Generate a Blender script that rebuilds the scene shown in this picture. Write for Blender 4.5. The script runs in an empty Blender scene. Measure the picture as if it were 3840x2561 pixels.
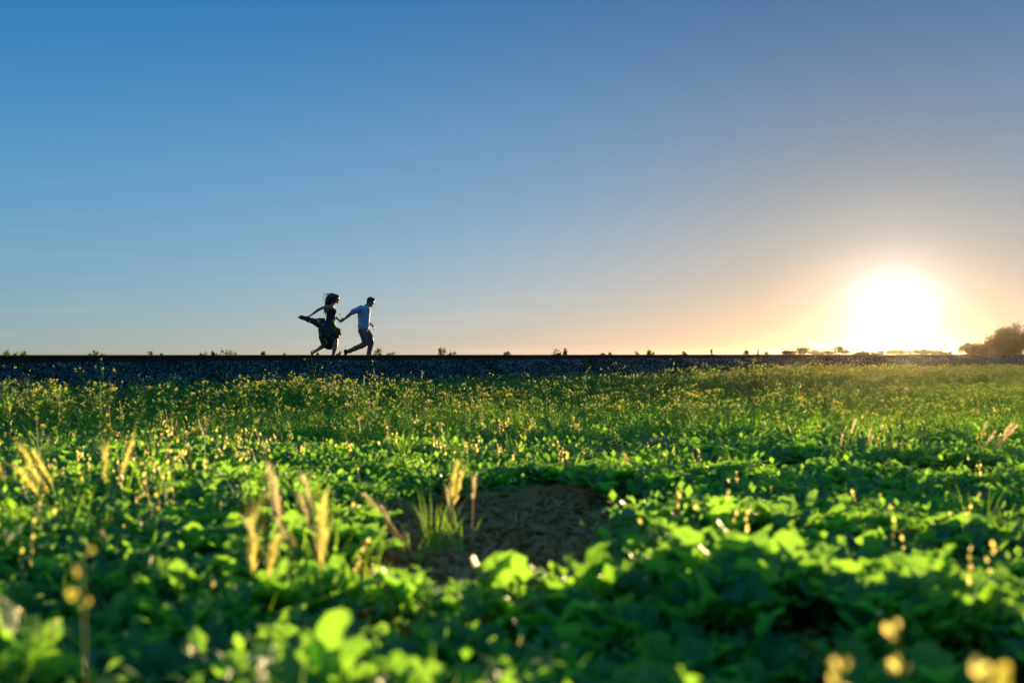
import bpy, bmesh, math, random
import numpy as np
from mathutils import Vector, Matrix, Euler

R = math.radians
scene = bpy.context.scene
COL = scene.collection
random.seed(11)
rng = np.random.default_rng(11)

# ------------------------------------------------------------------ camera
EYE = 0.95
HAZE = 0.00003
FPX = 3733.0                      # focal length of the 35 mm lens in photo pixels (3840 wide)
cam_d = bpy.data.cameras.new('camera')
cam = bpy.data.objects.new('camera', cam_d)
COL.objects.link(cam)
cam.location = (0, 0, EYE)
cam.rotation_euler = (R(90.70), 0, 0)
cam_d.lens = 35.0
cam_d.sensor_width = 36.0
cam_d.clip_start = 0.05
cam_d.clip_end = 12000
cam_d.dof.use_dof = True
cam_d.dof.focus_distance = 24.5
cam_d.dof.aperture_fstop = 1.4
scene.camera = cam

# ------------------------------------------------------------------ sun and sky
SUN_AZ, SUN_EL = R(21.0), R(2.25)          # azimuth from +Y towards +X
sun_dir = Vector((math.sin(SUN_AZ) * math.cos(SUN_EL), math.cos(SUN_AZ) * math.cos(SUN_EL), math.sin(SUN_EL)))
sun_d = bpy.data.lights.new('sun', 'SUN')
sun_d.energy = 5.0
sun_d.angle = R(0.55)
sun_d.color = (1.0, 0.70, 0.34)
sun = bpy.data.objects.new('sun', sun_d)
COL.objects.link(sun)
sun.rotation_euler = (-sun_dir).to_track_quat('-Z', 'Y').to_euler()
sun.location = (20, 50, 20)

world = bpy.data.worlds.new('World')
scene.world = world
world.use_nodes = True
nt = world.node_tree
nt.nodes.clear()
W = nt.nodes.new; L = nt.links.new


def wmath(op, a, b=None, c=None, clamp=False):
    n = W('ShaderNodeMath'); n.operation = op; n.use_clamp = clamp
    for i, v in enumerate((a, b, c)):
        if v is None:
            continue
        if isinstance(v, (int, float)):
            n.inputs[i].default_value = v
        else:
            L(v, n.inputs[i])
    return n.outputs[0]


def wrgb(fac, color, acc=None):
    """acc + color * fac"""
    m = W('ShaderNodeVectorMath'); m.operation = 'SCALE'
    m.inputs[0].default_value = color; L(fac, m.inputs['Scale'])
    if acc is None:
        return m.outputs[0]
    a = W('ShaderNodeVectorMath'); a.operation = 'ADD'
    L(acc, a.inputs[0]); L(m.outputs[0], a.inputs[1])
    return a.outputs[0]


tc = W('ShaderNodeTexCoord')
sep = W('ShaderNodeSeparateXYZ'); L(tc.outputs['Generated'], sep.inputs[0])
dot = W('ShaderNodeVectorMath'); dot.operation = 'DOT_PRODUCT'
L(tc.outputs['Generated'], dot.inputs[0]); dot.inputs[1].default_value = sun_dir
cosv = wmath('MINIMUM', dot.outputs['Value'], 0.999999)
theta = wmath('ARCCOSINE', cosv)                       # angle from the sun, radians
elev = wmath('ARCSINE', wmath('MAXIMUM', wmath('MINIMUM', sep.outputs['Z'], 1.0), 0.0))
sky = W('ShaderNodeTexSky'); sky.sky_type = 'NISHITA'; sky.sun_disc = False
sky.sun_elevation = SUN_EL; sky.sun_rotation = SUN_AZ
sky.air_density = 1.0; sky.dust_density = 0.3; sky.ozone_density = 3.0; sky.altitude = 200
SKY_STRENGTH = 0.06
SKY_GAIN = 0.0845 / SKY_STRENGTH
acc = sky.outputs[0]
m = W('ShaderNodeVectorMath'); m.operation = 'SCALE'; L(acc, m.inputs[0]); m.inputs['Scale'].default_value = 0.10 * SKY_GAIN
acc = m.outputs[0]


def fall(x, deg):
    return wmath('EXPONENT', wmath('MULTIPLY', x, -1 / R(deg)))


ce = wmath('SMOOTH_MIN', elev, R(25.0), R(4.0))        # above that the sky keeps its colour
ct = wmath('SMOOTH_MIN', theta, R(76.0), R(8.0))
e3, e8, e20 = (fall(ce, k) for k in (3.0, 8.0, 20.0))
t40, t15, t7 = (fall(ct, k) for k in (40.0, 15.0, 7.0))
K = SKY_GAIN * 1.0
terms = [(wmath('ADD', wmath('MULTIPLY', elev, 0.0), 1.0), (-0.348, -1.149, -0.73)), (e3, (0.42, -0.02, -0.10)), (e8, (-0.476, -1.183, -3.157)), (e20, (1.06, 3.36, 4.85)),
         (wmath('MULTIPLY', e8, fall(ct, 30.0)), (3.50, 1.40, 1.15)), (t40, (-0.117, 1.421, 1.889)), (t15, (0.689, -1.884, -3.638)), (t7, (-0.432, 0.88, 1.118))]
for fac, col in terms:
    acc = wrgb(fac, tuple(v * K for v in col), acc)
acc = wrgb(wmath('MULTIPLY', wmath('SUBTRACT', 1.0, e20), wmath('SUBTRACT', 1.0, t40)), (0.02 * K, 0.70 * K, 1.15 * K), acc)
up = wmath('MULTIPLY', wmath('SUBTRACT', elev, R(22.0)), 1 / R(25.0), clamp=True)
acc = wrgb(up, (0.22 * K, 0.8 * K, 1.0 * K), acc)


def lobe(deg):
    return wmath('EXPONENT', wmath('MULTIPLY', wmath('MULTIPLY', theta, theta), -1 / R(deg) ** 2))


acc = wrgb(lobe(4.2), (0.8 * K, 0.75 * K, 1.0 * K), acc)                        # aureole of the sun
acc = wrgb(lobe(1.9), (2.6 * K, 2.8 * K, 3.4 * K), acc)
mxn = W('ShaderNodeVectorMath'); mxn.operation = 'MAXIMUM'; L(acc, mxn.inputs[0]); mxn.inputs[1].default_value = (0.05, 0.1, 0.2)
acc = mxn.outputs[0]
# thin streaks of cloud close to the horizon
mp = W('ShaderNodeMapping'); L(tc.outputs['Generated'], mp.inputs[0]); mp.inputs['Scale'].default_value = (3.0, 3.0, 75.0)
mp.inputs['Rotation'].default_value = (0, R(1.2), 0)
nz = W('ShaderNodeTexNoise'); L(mp.outputs[0], nz.inputs['Vector']); nz.inputs['Scale'].default_value = 1.6
nz.inputs['Detail'].default_value = 5; nz.inputs['Roughness'].default_value = 0.6
st = wmath('MULTIPLY', wmath('SUBTRACT', nz.outputs[0], 0.54), 7.0, clamp=True)
st = wmath('MULTIPLY', st, wmath('EXPONENT', wmath('MULTIPLY', elev, -1 / R(3.2))))
acc = wrgb(st, (0.5, 0.30, 0.22), acc)
bg = W('ShaderNodeBackground'); L(acc, bg.inputs['Color']); bg.inputs['Strength'].default_value = SKY_STRENGTH
wo = W('ShaderNodeOutputWorld'); L(bg.outputs[0], wo.inputs['Surface'])

scene.view_settings.view_transform = 'Standard'
scene.view_settings.look = 'None'
scene.view_settings.gamma = 1.0
scene.view_settings.use_curve_mapping = False
scene.view_settings.exposure = 1.55
scene.render.engine = 'CYCLES'
cy = scene.cycles
cy.use_denoising = True
cy.denoiser = 'OPENIMAGEDENOISE'
cy.max_bounces = 8
cy.diffuse_bounces = 3
cy.transmission_bounces = 6
cy.volume_bounces = 0
cy.sample_clamp_indirect = 6.0

# ------------------------------------------------------------------ helpers
T = Vector((math.sqrt(.5), math.sqrt(.5), 0))     # along the track
N = Vector((-math.sqrt(.5), math.sqrt(.5), 0))    # across it, away from the camera
D0 = 19.40                                        # near rail
RAIL_TOP = 0.915


def TP(s, d, z=0.0):
    return T * s + N * d + Vector((0, 0, z))


def at(u, depth, v=None, z=None):
    """a point of the place at a depth, from its bearing u in the photo"""
    x = (u - 1920) / FPX * depth
    if z is None:
        z = EYE - (v - 1326.5) / FPX * depth if v is not None else 0.0
    return Vector((x, depth, z))


def s_of(u, d):
    m = (u - 1920) / FPX
    return d * (1 + m) / (1 - m)


def tag(o, label=None, cat=None, group=None, kind=None):
    if label: o['label'] = label
    if cat: o['category'] = cat
    if group: o['group'] = group
    if kind: o['kind'] = kind
    return o


def empty(name, loc=(0, 0, 0), rz=0.0):
    o = bpy.data.objects.new(name, None); COL.objects.link(o)
    o.empty_display_size = 0.1
    o.location = loc; o.rotation_euler = (0, 0, rz)
    return o


def link(name, me, parent=None):
    o = bpy.data.objects.new(name, me); COL.objects.link(o)
    if parent is not None: o.parent = parent
    return o


class MB:
    """collects faces, each with a material slot"""
    def __init__(self):
        self.v = []; self.f = []; self.m = []; self.n = 0

    def add(self, verts, faces, mat=0):
        b = self.n
        self.v.extend([tuple(p) for p in verts]); self.n += len(verts)
        for f in faces:
            self.f.append(tuple(i + b for i in f)); self.m.append(mat)

    def tube(self, pts, rad, sides=4, mat=0, cap=True):
        pts = [Vector(p) for p in pts]; k = len(pts)
        if not hasattr(rad, '__len__'): rad = [rad] * k
        vs = []; up = Vector((0.31, 0.87, 0.2)).normalized()
        for i, p in enumerate(pts):
            d = (pts[min(i + 1, k - 1)] - pts[max(i - 1, 0)])
            if d.length < 1e-9: d = Vector((0, 0, 1))
            d.normalize()
            a = d.cross(up)
            if a.length < 1e-3: a = d.cross(Vector((1, 0, 0)))
            a.normalize(); b = d.cross(a)
            for j in range(sides):
                t = 2 * math.pi * j / sides
                vs.append(p + (a * math.cos(t) + b * math.sin(t)) * rad[i])
        fs = []
        for i in range(k - 1):
            for j in range(sides):
                j2 = (j + 1) % sides
                fs.append((i * sides + j, i * sides + j2, (i + 1) * sides + j2, (i + 1) * sides + j))
        if cap:
            fs.append(tuple(range(sides))[::-1]); fs.append(tuple((k - 1) * sides + j for j in range(sides)))
        self.add(vs, fs, mat)

    def box(self, c, size, rot=None, mat=0):
        M = rot if rot is not None else Matrix.Identity(3)
        c = Vector(c); vs = []
        for x in (-.5, .5):
            for y in (-.5, .5):
                for z in (-.5, .5):
                    vs.append(c + M @ Vector((x * size[0], y * size[1], z * size[2])))
        self.add(vs, [(0, 1, 3, 2), (4, 6, 7, 5), (0, 4, 5, 1), (2, 3, 7, 6), (0, 2, 6, 4), (1, 5, 7, 3)], mat)

    def mesh(self, name, mats, smooth=False):
        me = bpy.data.meshes.new(name)
        me.from_pydata(self.v, [], self.f)
        for mt in mats: me.materials.append(mt)
        me.polygons.foreach_set('material_index', self.m)
        if smooth: me.polygons.foreach_set('use_smooth', [True] * len(self.f))
        me.update()
        return me


def newmat(name):
    m = bpy.data.materials.new(name); m.use_nodes = True
    nt = m.node_tree; nt.nodes.clear()
    return m, nt


def ramp(nt, fac, stops):
    r = nt.nodes.new('ShaderNodeValToRGB'); e = r.color_ramp.elements
    while len(e) < len(stops): e.new(0.5)
    for el, (p, c) in zip(e, stops):
        el.position = p; el.color = (*c, 1)
    nt.links.new(fac, r.inputs[0])
    return r.outputs[0]


def leafmat(name, cols, trans, rough=0.5, tw=0.5, scale=30.0, spec=0.4):
    """leaf: reflects `cols`, lets light of colour `trans` through; per-plant and per-patch variation"""
    m, nt = newmat(name); n = nt.nodes.new; l = nt.links.new
    oi = n('ShaderNodeObjectInfo')
    geo = n('ShaderNodeNewGeometry')
    isl = geo.outputs['Random Per Island']
    tx = n('ShaderNodeTexCoord')
    nz = n('ShaderNodeTexNoise'); nz.inputs['Scale'].default_value = scale; nz.inputs['Detail'].default_value = 3
    l(tx.outputs['Object'], nz.inputs['Vector'])
    a = n('ShaderNodeMath'); a.operation = 'MULTIPLY_ADD'; l(oi.outputs['Random'], a.inputs[0]); a.inputs[1].default_value = 0.4
    b = n('ShaderNodeMath'); b.operation = 'MULTIPLY_ADD'; l(isl, b.inputs[0]); b.inputs[1].default_value = 0.35; l(a.outputs[0], b.inputs[2])
    l(nz.outputs[0], a.inputs[2]); a.inputs[2].default_value = 0
    a2 = n('ShaderNodeMath'); a2.operation = 'MULTIPLY_ADD'; l(nz.outputs[0], a2.inputs[0]); a2.inputs[1].default_value = 0.35; a2.inputs[2].default_value = -0.05
    l(a2.outputs[0], a.inputs[2])
    k = len(cols)
    c = ramp(nt, b.outputs[0], [(i / max(1, k - 1), cc) for i, cc in enumerate(cols)])
    p = n('ShaderNodeBsdfPrincipled'); l(c, p.inputs['Base Color']); p.inputs['Roughness'].default_value = rough
    p.inputs['Specular IOR Level'].default_value = spec
    tl = n('ShaderNodeBsdfTranslucent')
    c2 = ramp(nt, b.outputs[0], [(0.1, tuple(x * 0.75 for x in trans)), (0.9, trans)])
    l(c2, tl.inputs['Color'])
    mx = n('ShaderNodeMixShader'); mx.inputs[0].default_value = tw
    l(p.outputs[0], mx.inputs[1]); l(tl.outputs[0], mx.inputs[2])
    o = n('ShaderNodeOutputMaterial'); l(mx.outputs[0], o.inputs['Surface'])
    return m


def solid(name, cols, rough=0.8, scale=8.0, bump=0.0, metal=0.0, spec=0.4, coord='Object', obj_rand=0.0, detail=6):
    m, nt = newmat(name); n = nt.nodes.new; l = nt.links.new
    tx = n('ShaderNodeTexCoord')
    nz = n('ShaderNodeTexNoise'); nz.inputs['Scale'].default_value = scale; nz.inputs['Detail'].default_value = detail
    nz.inputs['Roughness'].default_value = 0.62
    l(tx.outputs[coord], nz.inputs['Vector'])
    fac = nz.outputs[0]
    if obj_rand:
        oi = n('ShaderNodeObjectInfo')
        a = n('ShaderNodeMath'); a.operation = 'MULTIPLY_ADD'; l(oi.outputs['Random'], a.inputs[0]); a.inputs[1].default_value = obj_rand
        s = n('ShaderNodeMath'); s.operation = 'SUBTRACT'; l(nz.outputs[0], s.inputs[0]); s.inputs[1].default_value = obj_rand * 0.5
        l(s.outputs[0], a.inputs[2]); fac = a.outputs[0]
    k = len(cols)
    c = ramp(nt, fac, [(0.25 + 0.5 * i / max(1, k - 1), cc) for i, cc in enumerate(cols)])
    p = n('ShaderNodeBsdfPrincipled'); l(c, p.inputs['Base Color']); p.inputs['Roughness'].default_value = rough
    p.inputs['Metallic'].default_value = metal; p.inputs['Specular IOR Level'].default_value = spec
    if bump:
        bp = n('ShaderNodeBump'); bp.inputs['Strength'].default_value = 0.6; bp.inputs['Distance'].default_value = bump
        l(nz.outputs[0], bp.inputs['Height']); l(bp.outputs[0], p.inputs['Normal'])
    o = n('ShaderNodeOutputMaterial'); l(p.outputs[0], o.inputs['Surface'])
    return m


def scatter(name, pts, rot, scl, idx, protos):
    """one object of instances: point i carries copy idx[i] of protos"""
    me = bpy.data.meshes.new(name)
    n = len(pts)
    me.vertices.add(n)
    me.vertices.foreach_set('co', np.asarray(pts, dtype=np.float32).ravel())
    for nm, typ, data in (('rot', 'FLOAT_VECTOR', rot), ('scl', 'FLOAT_VECTOR', scl), ('pick', 'INT', idx)):
        at_ = me.attributes.new(nm, typ, 'POINT')
        if typ == 'INT': at_.data.foreach_set('value', np.asarray(data, dtype=np.int32))
        else: at_.data.foreach_set('vector', np.asarray(data, dtype=np.float32).ravel())
    o = link(name, me)
    c = bpy.data.collections.new(name + '_kinds')
    for i, pm in enumerate(protos):
        po = bpy.data.objects.new('kind_%02d_%s' % (i, name), pm)
        c.objects.link(po)
    g = bpy.data.node_groups.new(name + '_nodes', 'GeometryNodeTree')
    g.interface.new_socket('Geometry', in_out='INPUT', socket_type='NodeSocketGeometry')
    g.interface.new_socket('Geometry', in_out='OUTPUT', socket_type='NodeSocketGeometry')
    q = g.nodes.new; k = g.links.new
    gi = q('NodeGroupInput'); go = q('NodeGroupOutput')
    mp = q('GeometryNodeMeshToPoints'); k(gi.outputs[0], mp.inputs['Mesh'])
    ip = q('GeometryNodeInstanceOnPoints'); k(mp.outputs[0], ip.inputs['Points'])
    ci = q('GeometryNodeCollectionInfo'); ci.inputs['Collection'].default_value = c
    ci.inputs['Separate Children'].default_value = True; ci.inputs['Reset Children'].default_value = True
    k(ci.outputs[0], ip.inputs['Instance']); ip.inputs['Pick Instance'].default_value = True

    def named(nm, t):
        x = q('GeometryNodeInputNamedAttribute'); x.data_type = t; x.inputs['Name'].default_value = nm
        return x.outputs['Attribute']
    k(named('pick', 'INT'), ip.inputs['Instance Index'])
    er = q('FunctionNodeEulerToRotation'); k(named('rot', 'FLOAT_VECTOR'), er.inputs[0])
    k(er.outputs[0], ip.inputs['Rotation'])
    k(named('scl', 'FLOAT_VECTOR'), ip.inputs['Scale'])
    k(ip.outputs[0], go.inputs[0])
    md = o.modifiers.new('scatter', 'NODES'); md.node_group = g
    return o


# value noise on numpy arrays
_perm = rng.random((256, 256))


def vnoise(x, y):
    x = np.asarray(x, float); y = np.asarray(y, float)
    xi = np.floor(x).astype(int); yi = np.floor(y).astype(int)
    fx = x - xi; fy = y - yi
    fx = fx * fx * (3 - 2 * fx); fy = fy * fy * (3 - 2 * fy)
    g = lambda a, b: _perm[a & 255, b & 255]
    return (g(xi, yi) * (1 - fx) + g(xi + 1, yi) * fx) * (1 - fy) + (g(xi, yi + 1) * (1 - fx) + g(xi + 1, yi + 1) * fx) * fy


def fbm(x, y, o=4):
    a = 0; w = .5
    for i in range(o):
        a = a + w * vnoise(x * 2 ** i + 17 * i, y * 2 ** i + 31 * i); w *= .5
    return a


def sstep(a, b, x):
    t = np.clip((x - a) / (b - a), 0, 1); return t * t * (3 - 2 * t)


def soil(x, y):
    """1 where the earth is bare"""
    x = np.asarray(x, float); y = np.asarray(y, float)
    w = (fbm(x * 1.4 + 5, y * 1.4) - .47) * 1.1
    def el(cx, cy, rx, ry): return 1.0 - np.sqrt(((x - cx) / rx) ** 2 + ((y - cy) / ry) ** 2)
    e = np.maximum.reduce([el(-.15, 5.3, .78, 1.8), el(.42, 6.1, .50, 1.0), el(1.95, 7.9, .5, .5), el(3.3, 7.6, .7, .4),
                           el(2.05, 4.3, .35, .25), el(-1.7, 9.9, 1.6, .55), el(.6, 10.1, 1.9, .55), el(1.25, 2.75, .2, .2)])
    return sstep(-.05, .13, e + w * .75 + (fbm(x * 4.5, y * 3.5 + 11) - .47) * .8)


def ground_h(x, y):
    x = np.asarray(x, float); y = np.asarray(y, float)
    r = np.sqrt(x * x + y * y)
    d = -x * N.y * 1.0 + y * N.y   # distance across the track
    near = np.exp(-(r / 14.0) ** 2)
    h = (fbm(x * .35, y * .35) - .47) * .16 * np.exp(-(r / 60) ** 2)
    h += (fbm(x * 2.3, y * 2.3) - .47) * .07 * near
    h += (fbm(x * 9, y * 9, 3) - .44) * .035 * near * (0.35 + 1.9 * soil(x, y))
    h += .045 * np.sin(2 * np.pi * (y * (1.0 / 1.75) + .12 * x + 1.2 * (fbm(x * .45 + 7, y * .45) - .47)) + .9) * np.exp(-(r / 8.5) ** 4) * sstep(1.0, 2.2, r) * (1 - .9 * np.exp(-((x + .05) / 1.1) ** 2 - ((y - 5.2) / 1.6) ** 2))
    h -= .10 * sstep(9, 16, y) * np.exp(-(r / 90) ** 2)
    h -= .05 * soil(x, y)
    return h

# ------------------------------------------------------------------ the ground, to the horizon
MAT_SOIL, nt = newmat('red brown soil'); n = nt.nodes.new; l = nt.links.new
tx = n('ShaderNodeTexCoord')
nz = n('ShaderNodeTexNoise'); nz.inputs['Scale'].default_value = 3.0; nz.inputs['Detail'].default_value = 9; nz.inputs['Roughness'].default_value = .68
l(tx.outputs['Object'], nz.inputs['Vector'])
nf = n('ShaderNodeTexNoise'); nf.inputs['Scale'].default_value = 45.0; nf.inputs['Detail'].default_value = 6
l(tx.outputs['Object'], nf.inputs['Vector'])
c = ramp(nt, nz.outputs[0], [(.3, (.28, .060, .018)), (.5, (.50, .125, .036)), (.72, (.60, .22, .08))])
sp_ = n('ShaderNodeSeparateXYZ'); l(tx.outputs['Object'], sp_.inputs[0])
far = n('ShaderNodeMapRange'); l(sp_.outputs['Y'], far.inputs[0]); far.inputs[1].default_value = 60; far.inputs[2].default_value = 140
mx = n('ShaderNodeMix'); mx.data_type = 'RGBA'; l(far.outputs[0], mx.inputs['Factor']); l(c, mx.inputs['A']); mx.inputs['B'].default_value = (.075, .085, .035, 1)
p = n('ShaderNodeBsdfPrincipled'); l(mx.outputs['Result'], p.inputs['Base Color']); p.inputs['Roughness'].default_value = .95
p.inputs['Specular IOR Level'].default_value = .15
bp = n('ShaderNodeBump'); bp.inputs['Distance'].default_value = .012; bp.inputs['Strength'].default_value = .9
l(nf.outputs[0], bp.inputs['Height']); l(bp.outputs[0], p.inputs['Normal'])
o = n('ShaderNodeOutputMaterial'); l(p.outputs[0], o.inputs['Surface'])


def axis(lo, hi, c, fine, k, grow):
    a = [c]; st = fine
    while a[-1] < hi:
        a.append(a[-1] + st)
        if a[-1] > c + k: st *= grow
    b = [c]; st = fine
    while b[-1] > lo:
        b.append(b[-1] - st)
        if b[-1] < c - k: st *= grow
    return np.array(sorted(set(b[1:] + a)))


gx = axis(-800, 800, 0.3, .035, 4.2, 1.035)
gy = axis(-140, 940, 6.0, .035, 4.3, 1.032)
X, Y = np.meshgrid(gx, gy)
Z = ground_h(X, Y)
nx, ny = len(gx), len(gy)
me = bpy.data.meshes.new('field_ground')
ii = np.arange(nx * ny).reshape(ny, nx)
quads = np.stack([ii[:-1, :-1], ii[:-1, 1:], ii[1:, 1:], ii[1:, :-1]], -1).reshape(-1, 4)
me.from_pydata(np.stack([X, Y, Z], -1).reshape(-1, 3), [], quads)
me.materials.append(MAT_SOIL)
me.polygons.foreach_set('use_smooth', [True] * len(me.polygons))
g = link('ground', me); tag(g, 'reddish brown field soil running out to the horizon', kind='structure')

# ------------------------------------------------------------------ the embankment of the railway
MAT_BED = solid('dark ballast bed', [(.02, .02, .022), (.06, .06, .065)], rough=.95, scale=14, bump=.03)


def bed_z(s, d):
    """height of the ballast surface"""
    s = np.asarray(s, float); d = np.asarray(d, float)
    k = d - D0
    crest = .752 + .02 * (fbm(s * .8, d * 0 + 3) - .47) + .05 * sstep(20, 60, s)
    toe = -2.95
    face = crest * sstep(toe, -.72, k)
    slope = np.where(k < toe, -.12, -.12 + (crest + .12) * np.clip((k - toe) / (-.85 - toe), 0, 1))
    inside = crest - .055 * sstep(-.35, 0.0, k)
    z = np.where(k < -.85, slope, inside)
    k2 = D0 + 1.435 + .85 - d + 0.0
    z = np.where(k2 < 0, np.maximum(-.12, crest - .055 + k2 * .30), z)
    return z + (fbm(s * 1.1, d * 1.1, 3) - .44) * .05 * np.where(k < -.85, 1, .15)


ss = np.concatenate([np.arange(-30, 90, .18), np.arange(90, 420, 2.5)])
dd = np.concatenate([np.arange(15.6, 19.8, .12), np.array([20.1, 20.8, 21.2, 21.7, 22.4, 23.2, 24.2, 25.2])])
S_, D_ = np.meshgrid(ss, dd)
Zb = bed_z(S_, D_)
P = np.stack([S_ * T.x + D_ * N.x, S_ * T.y + D_ * N.y, Zb], -1)
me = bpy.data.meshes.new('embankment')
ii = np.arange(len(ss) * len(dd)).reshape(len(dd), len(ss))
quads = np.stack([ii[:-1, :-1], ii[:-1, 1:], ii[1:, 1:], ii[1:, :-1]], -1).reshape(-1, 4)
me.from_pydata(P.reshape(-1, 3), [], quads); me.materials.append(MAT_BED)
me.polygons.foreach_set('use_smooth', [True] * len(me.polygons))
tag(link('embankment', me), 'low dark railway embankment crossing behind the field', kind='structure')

# crushed stone on it
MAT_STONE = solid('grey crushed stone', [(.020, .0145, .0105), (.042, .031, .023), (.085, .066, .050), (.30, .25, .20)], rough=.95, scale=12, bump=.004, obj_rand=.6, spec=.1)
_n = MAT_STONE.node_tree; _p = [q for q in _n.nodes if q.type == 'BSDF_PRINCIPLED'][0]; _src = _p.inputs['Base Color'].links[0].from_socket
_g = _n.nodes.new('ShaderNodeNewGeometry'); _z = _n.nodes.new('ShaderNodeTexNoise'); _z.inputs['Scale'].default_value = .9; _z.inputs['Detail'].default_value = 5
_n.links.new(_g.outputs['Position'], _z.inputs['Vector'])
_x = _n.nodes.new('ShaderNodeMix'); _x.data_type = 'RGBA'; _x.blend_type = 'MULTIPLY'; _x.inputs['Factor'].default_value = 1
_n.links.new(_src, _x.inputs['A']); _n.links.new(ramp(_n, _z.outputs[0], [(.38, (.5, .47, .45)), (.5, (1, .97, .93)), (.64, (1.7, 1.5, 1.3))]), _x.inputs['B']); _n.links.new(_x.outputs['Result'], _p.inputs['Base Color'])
stones = []
for k in range(6):
    bm = bmesh.new(); bmesh.ops.create_icosphere(bm, subdivisions=1, radius=1)
    for v in bm.verts:
        v.co *= random.uniform(.65, 1.15)
        v.co.z *= .72; v.co.x *= 1.2
    me = bpy.data.meshes.new('stone'); bm.to_mesh(me); bm.free(); me.materials.append(MAT_STONE); stones.append(me)
n1 = 78000
s1 = np.concatenate([rng.uniform(2, 40, int(n1 * .72)), rng.uniform(40, 78, n1 - int(n1 * .72))])
d1 = D0 - rng.uniform(.12, 3.1, n1)
z1 = bed_z(s1, d1) + rng.uniform(-.008, .022, n1)
n2 = 9000
s2 = rng.uniform(2, 40, n2); d2 = D0 + rng.uniform(.1, 2.3, n2); z2 = bed_z(s2, d2) + rng.uniform(-.012, .005, n2)
s1 = np.concatenate([s1, s2]); d1 = np.concatenate([d1, d2]); z1 = np.concatenate([z1, z2])
pts = np.stack([s1 * T.x + d1 * N.x, s1 * T.y + d1 * N.y, z1], -1)
m_ = len(pts)
sc = rng.uniform(.011, .028, m_) * (.8 + .5 * fbm(s1 * .9, d1 * .9)) * (1 + .15 * sstep(38, 60, s1)); sc[rng.random(m_) < .04] *= 1.5
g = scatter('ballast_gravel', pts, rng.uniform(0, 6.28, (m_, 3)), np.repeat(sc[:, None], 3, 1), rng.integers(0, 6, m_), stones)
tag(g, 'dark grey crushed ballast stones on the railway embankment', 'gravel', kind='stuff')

# ------------------------------------------------------------------ the track: two rails on wooden sleepers
MAT_RAIL = solid('rusty rail steel', [(.030, .016, .012), (.055, .028, .020), (.08, .04, .028)], rough=.75, scale=6, metal=.25)
MAT_TIE = solid('old creosoted timber', [(.03, .024, .02), (.07, .055, .045)], rough=.9, scale=9, bump=.006)
MAT_PLATE = MAT_RAIL
track = empty('railway_track', TP(14.4, D0 + .7175, 0), R(45))
tag(track, 'single railway track with rusty dark rails along the top of the ballast', 'railway track')


def rail_mesh(L0, L1):
    prof = [(-.07, 0), (.07, 0), (.07, .012), (.02, .028), (.009, .045), (.009, .125), (.034, .138), (.036, .162), (.028, .171), (-.028, .171), (-.036, .162), (-.034, .138),
            (-.009, .125), (-.009, .045), (-.02, .028), (-.07, .012)]
    xs = list(np.arange(L0, L1, 6.0)) + [L1]
    vs = []; fs = []; k = len(prof)
    for x in xs:
        for (y, z) in prof: vs.append((x, y, z))
    for i in range(len(xs) - 1):
        for j in range(k):
            j2 = (j + 1) % k
            fs.append((i * k + j, i * k + j2, (i + 1) * k + j2, (i + 1) * k + j))
    fs.append(tuple(range(k))); fs.append(tuple((len(xs) - 1) * k + j for j in range(k))[::-1])
    mb = MB(); mb.add(vs, fs); return mb.mesh('rail', [MAT_RAIL])


rm = rail_mesh(-40, 400)
for y in (-.7175, .7175):
    r = link('rail', rm, track); r.location = (0, y, RAIL_TOP - .171)
mb = MB()
mb.box((0, 0, -.085), (.22, 2.5, .17))
for y in (-.7175, .7175): mb.box((0, y, .006), (.18, .34, .010), mat=1)
tie_me = mb.mesh('sleeper', [MAT_TIE, MAT_PLATE])
ties = 0
for i in range(-22, 118):
    t_ = link('sleeper', tie_me, track); t_.location = (i * .52 + random.uniform(-.02, .02), random.uniform(-.03, .03), RAIL_TOP - .171 - .011)
    t_.rotation_euler = (0, 0, random.uniform(-.015, .015))

# ------------------------------------------------------------------ plant materials
MAT_BRASS = leafmat('broad green leaf', [(.014, .085, .055), (.022, .12, .055), (.04, .16, .05), (.08, .19, .04), (.24, .21, .07)], (.42, .88, .06), rough=.46, tw=.50, scale=14, spec=.5)
_nt = MAT_BRASS.node_tree
_tx = _nt.nodes.new('ShaderNodeTexCoord'); _vz = _nt.nodes.new('ShaderNodeTexNoise'); _vz.inputs['Scale'].default_value = 9; _vz.inputs['Detail'].default_value = 4
_bp = _nt.nodes.new('ShaderNodeBump'); _bp.inputs['Strength'].default_value = .8; _bp.inputs['Distance'].default_value = .03
_nt.links.new(_tx.outputs['Object'], _vz.inputs['Vector']); _nt.links.new(_vz.outputs[0], _bp.inputs['Height'])
for _q in _nt.nodes:
    if _q.type in ('BSDF_PRINCIPLED', 'BSDF_TRANSLUCENT'): _nt.links.new(_bp.outputs[0], _q.inputs['Normal'])
MAT_FINE = leafmat('fine green leaf', [(.014, .09, .028), (.032, .13, .025), (.075, .17, .03)], (.44, .80, .05), rough=.55, tw=.6, scale=8)
MAT_STEM = leafmat('green stem', [(.07, .15, .03), (.14, .20, .05)], (.34, .58, .06), rough=.5, tw=.35, scale=8)
MAT_YEL = leafmat('yellow petal', [(.55, .48, .03), (.68, .60, .05), (.74, .70, .25)], (.98, .92, .16), rough=.6, tw=.55, scale=20, spec=.2)
MAT_WHITE = leafmat('white petal', [(.62, .60, .54), (.72, .70, .66)], (.75, .72, .62), rough=.6, tw=.5, scale=20, spec=.2)
MAT_DRY = leafmat('dry straw', [(.36, .25, .14), (.52, .38, .22), (.60, .47, .30)], (1.0, .84, .50), rough=.6, tw=.62, scale=9, spec=.25)
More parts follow.
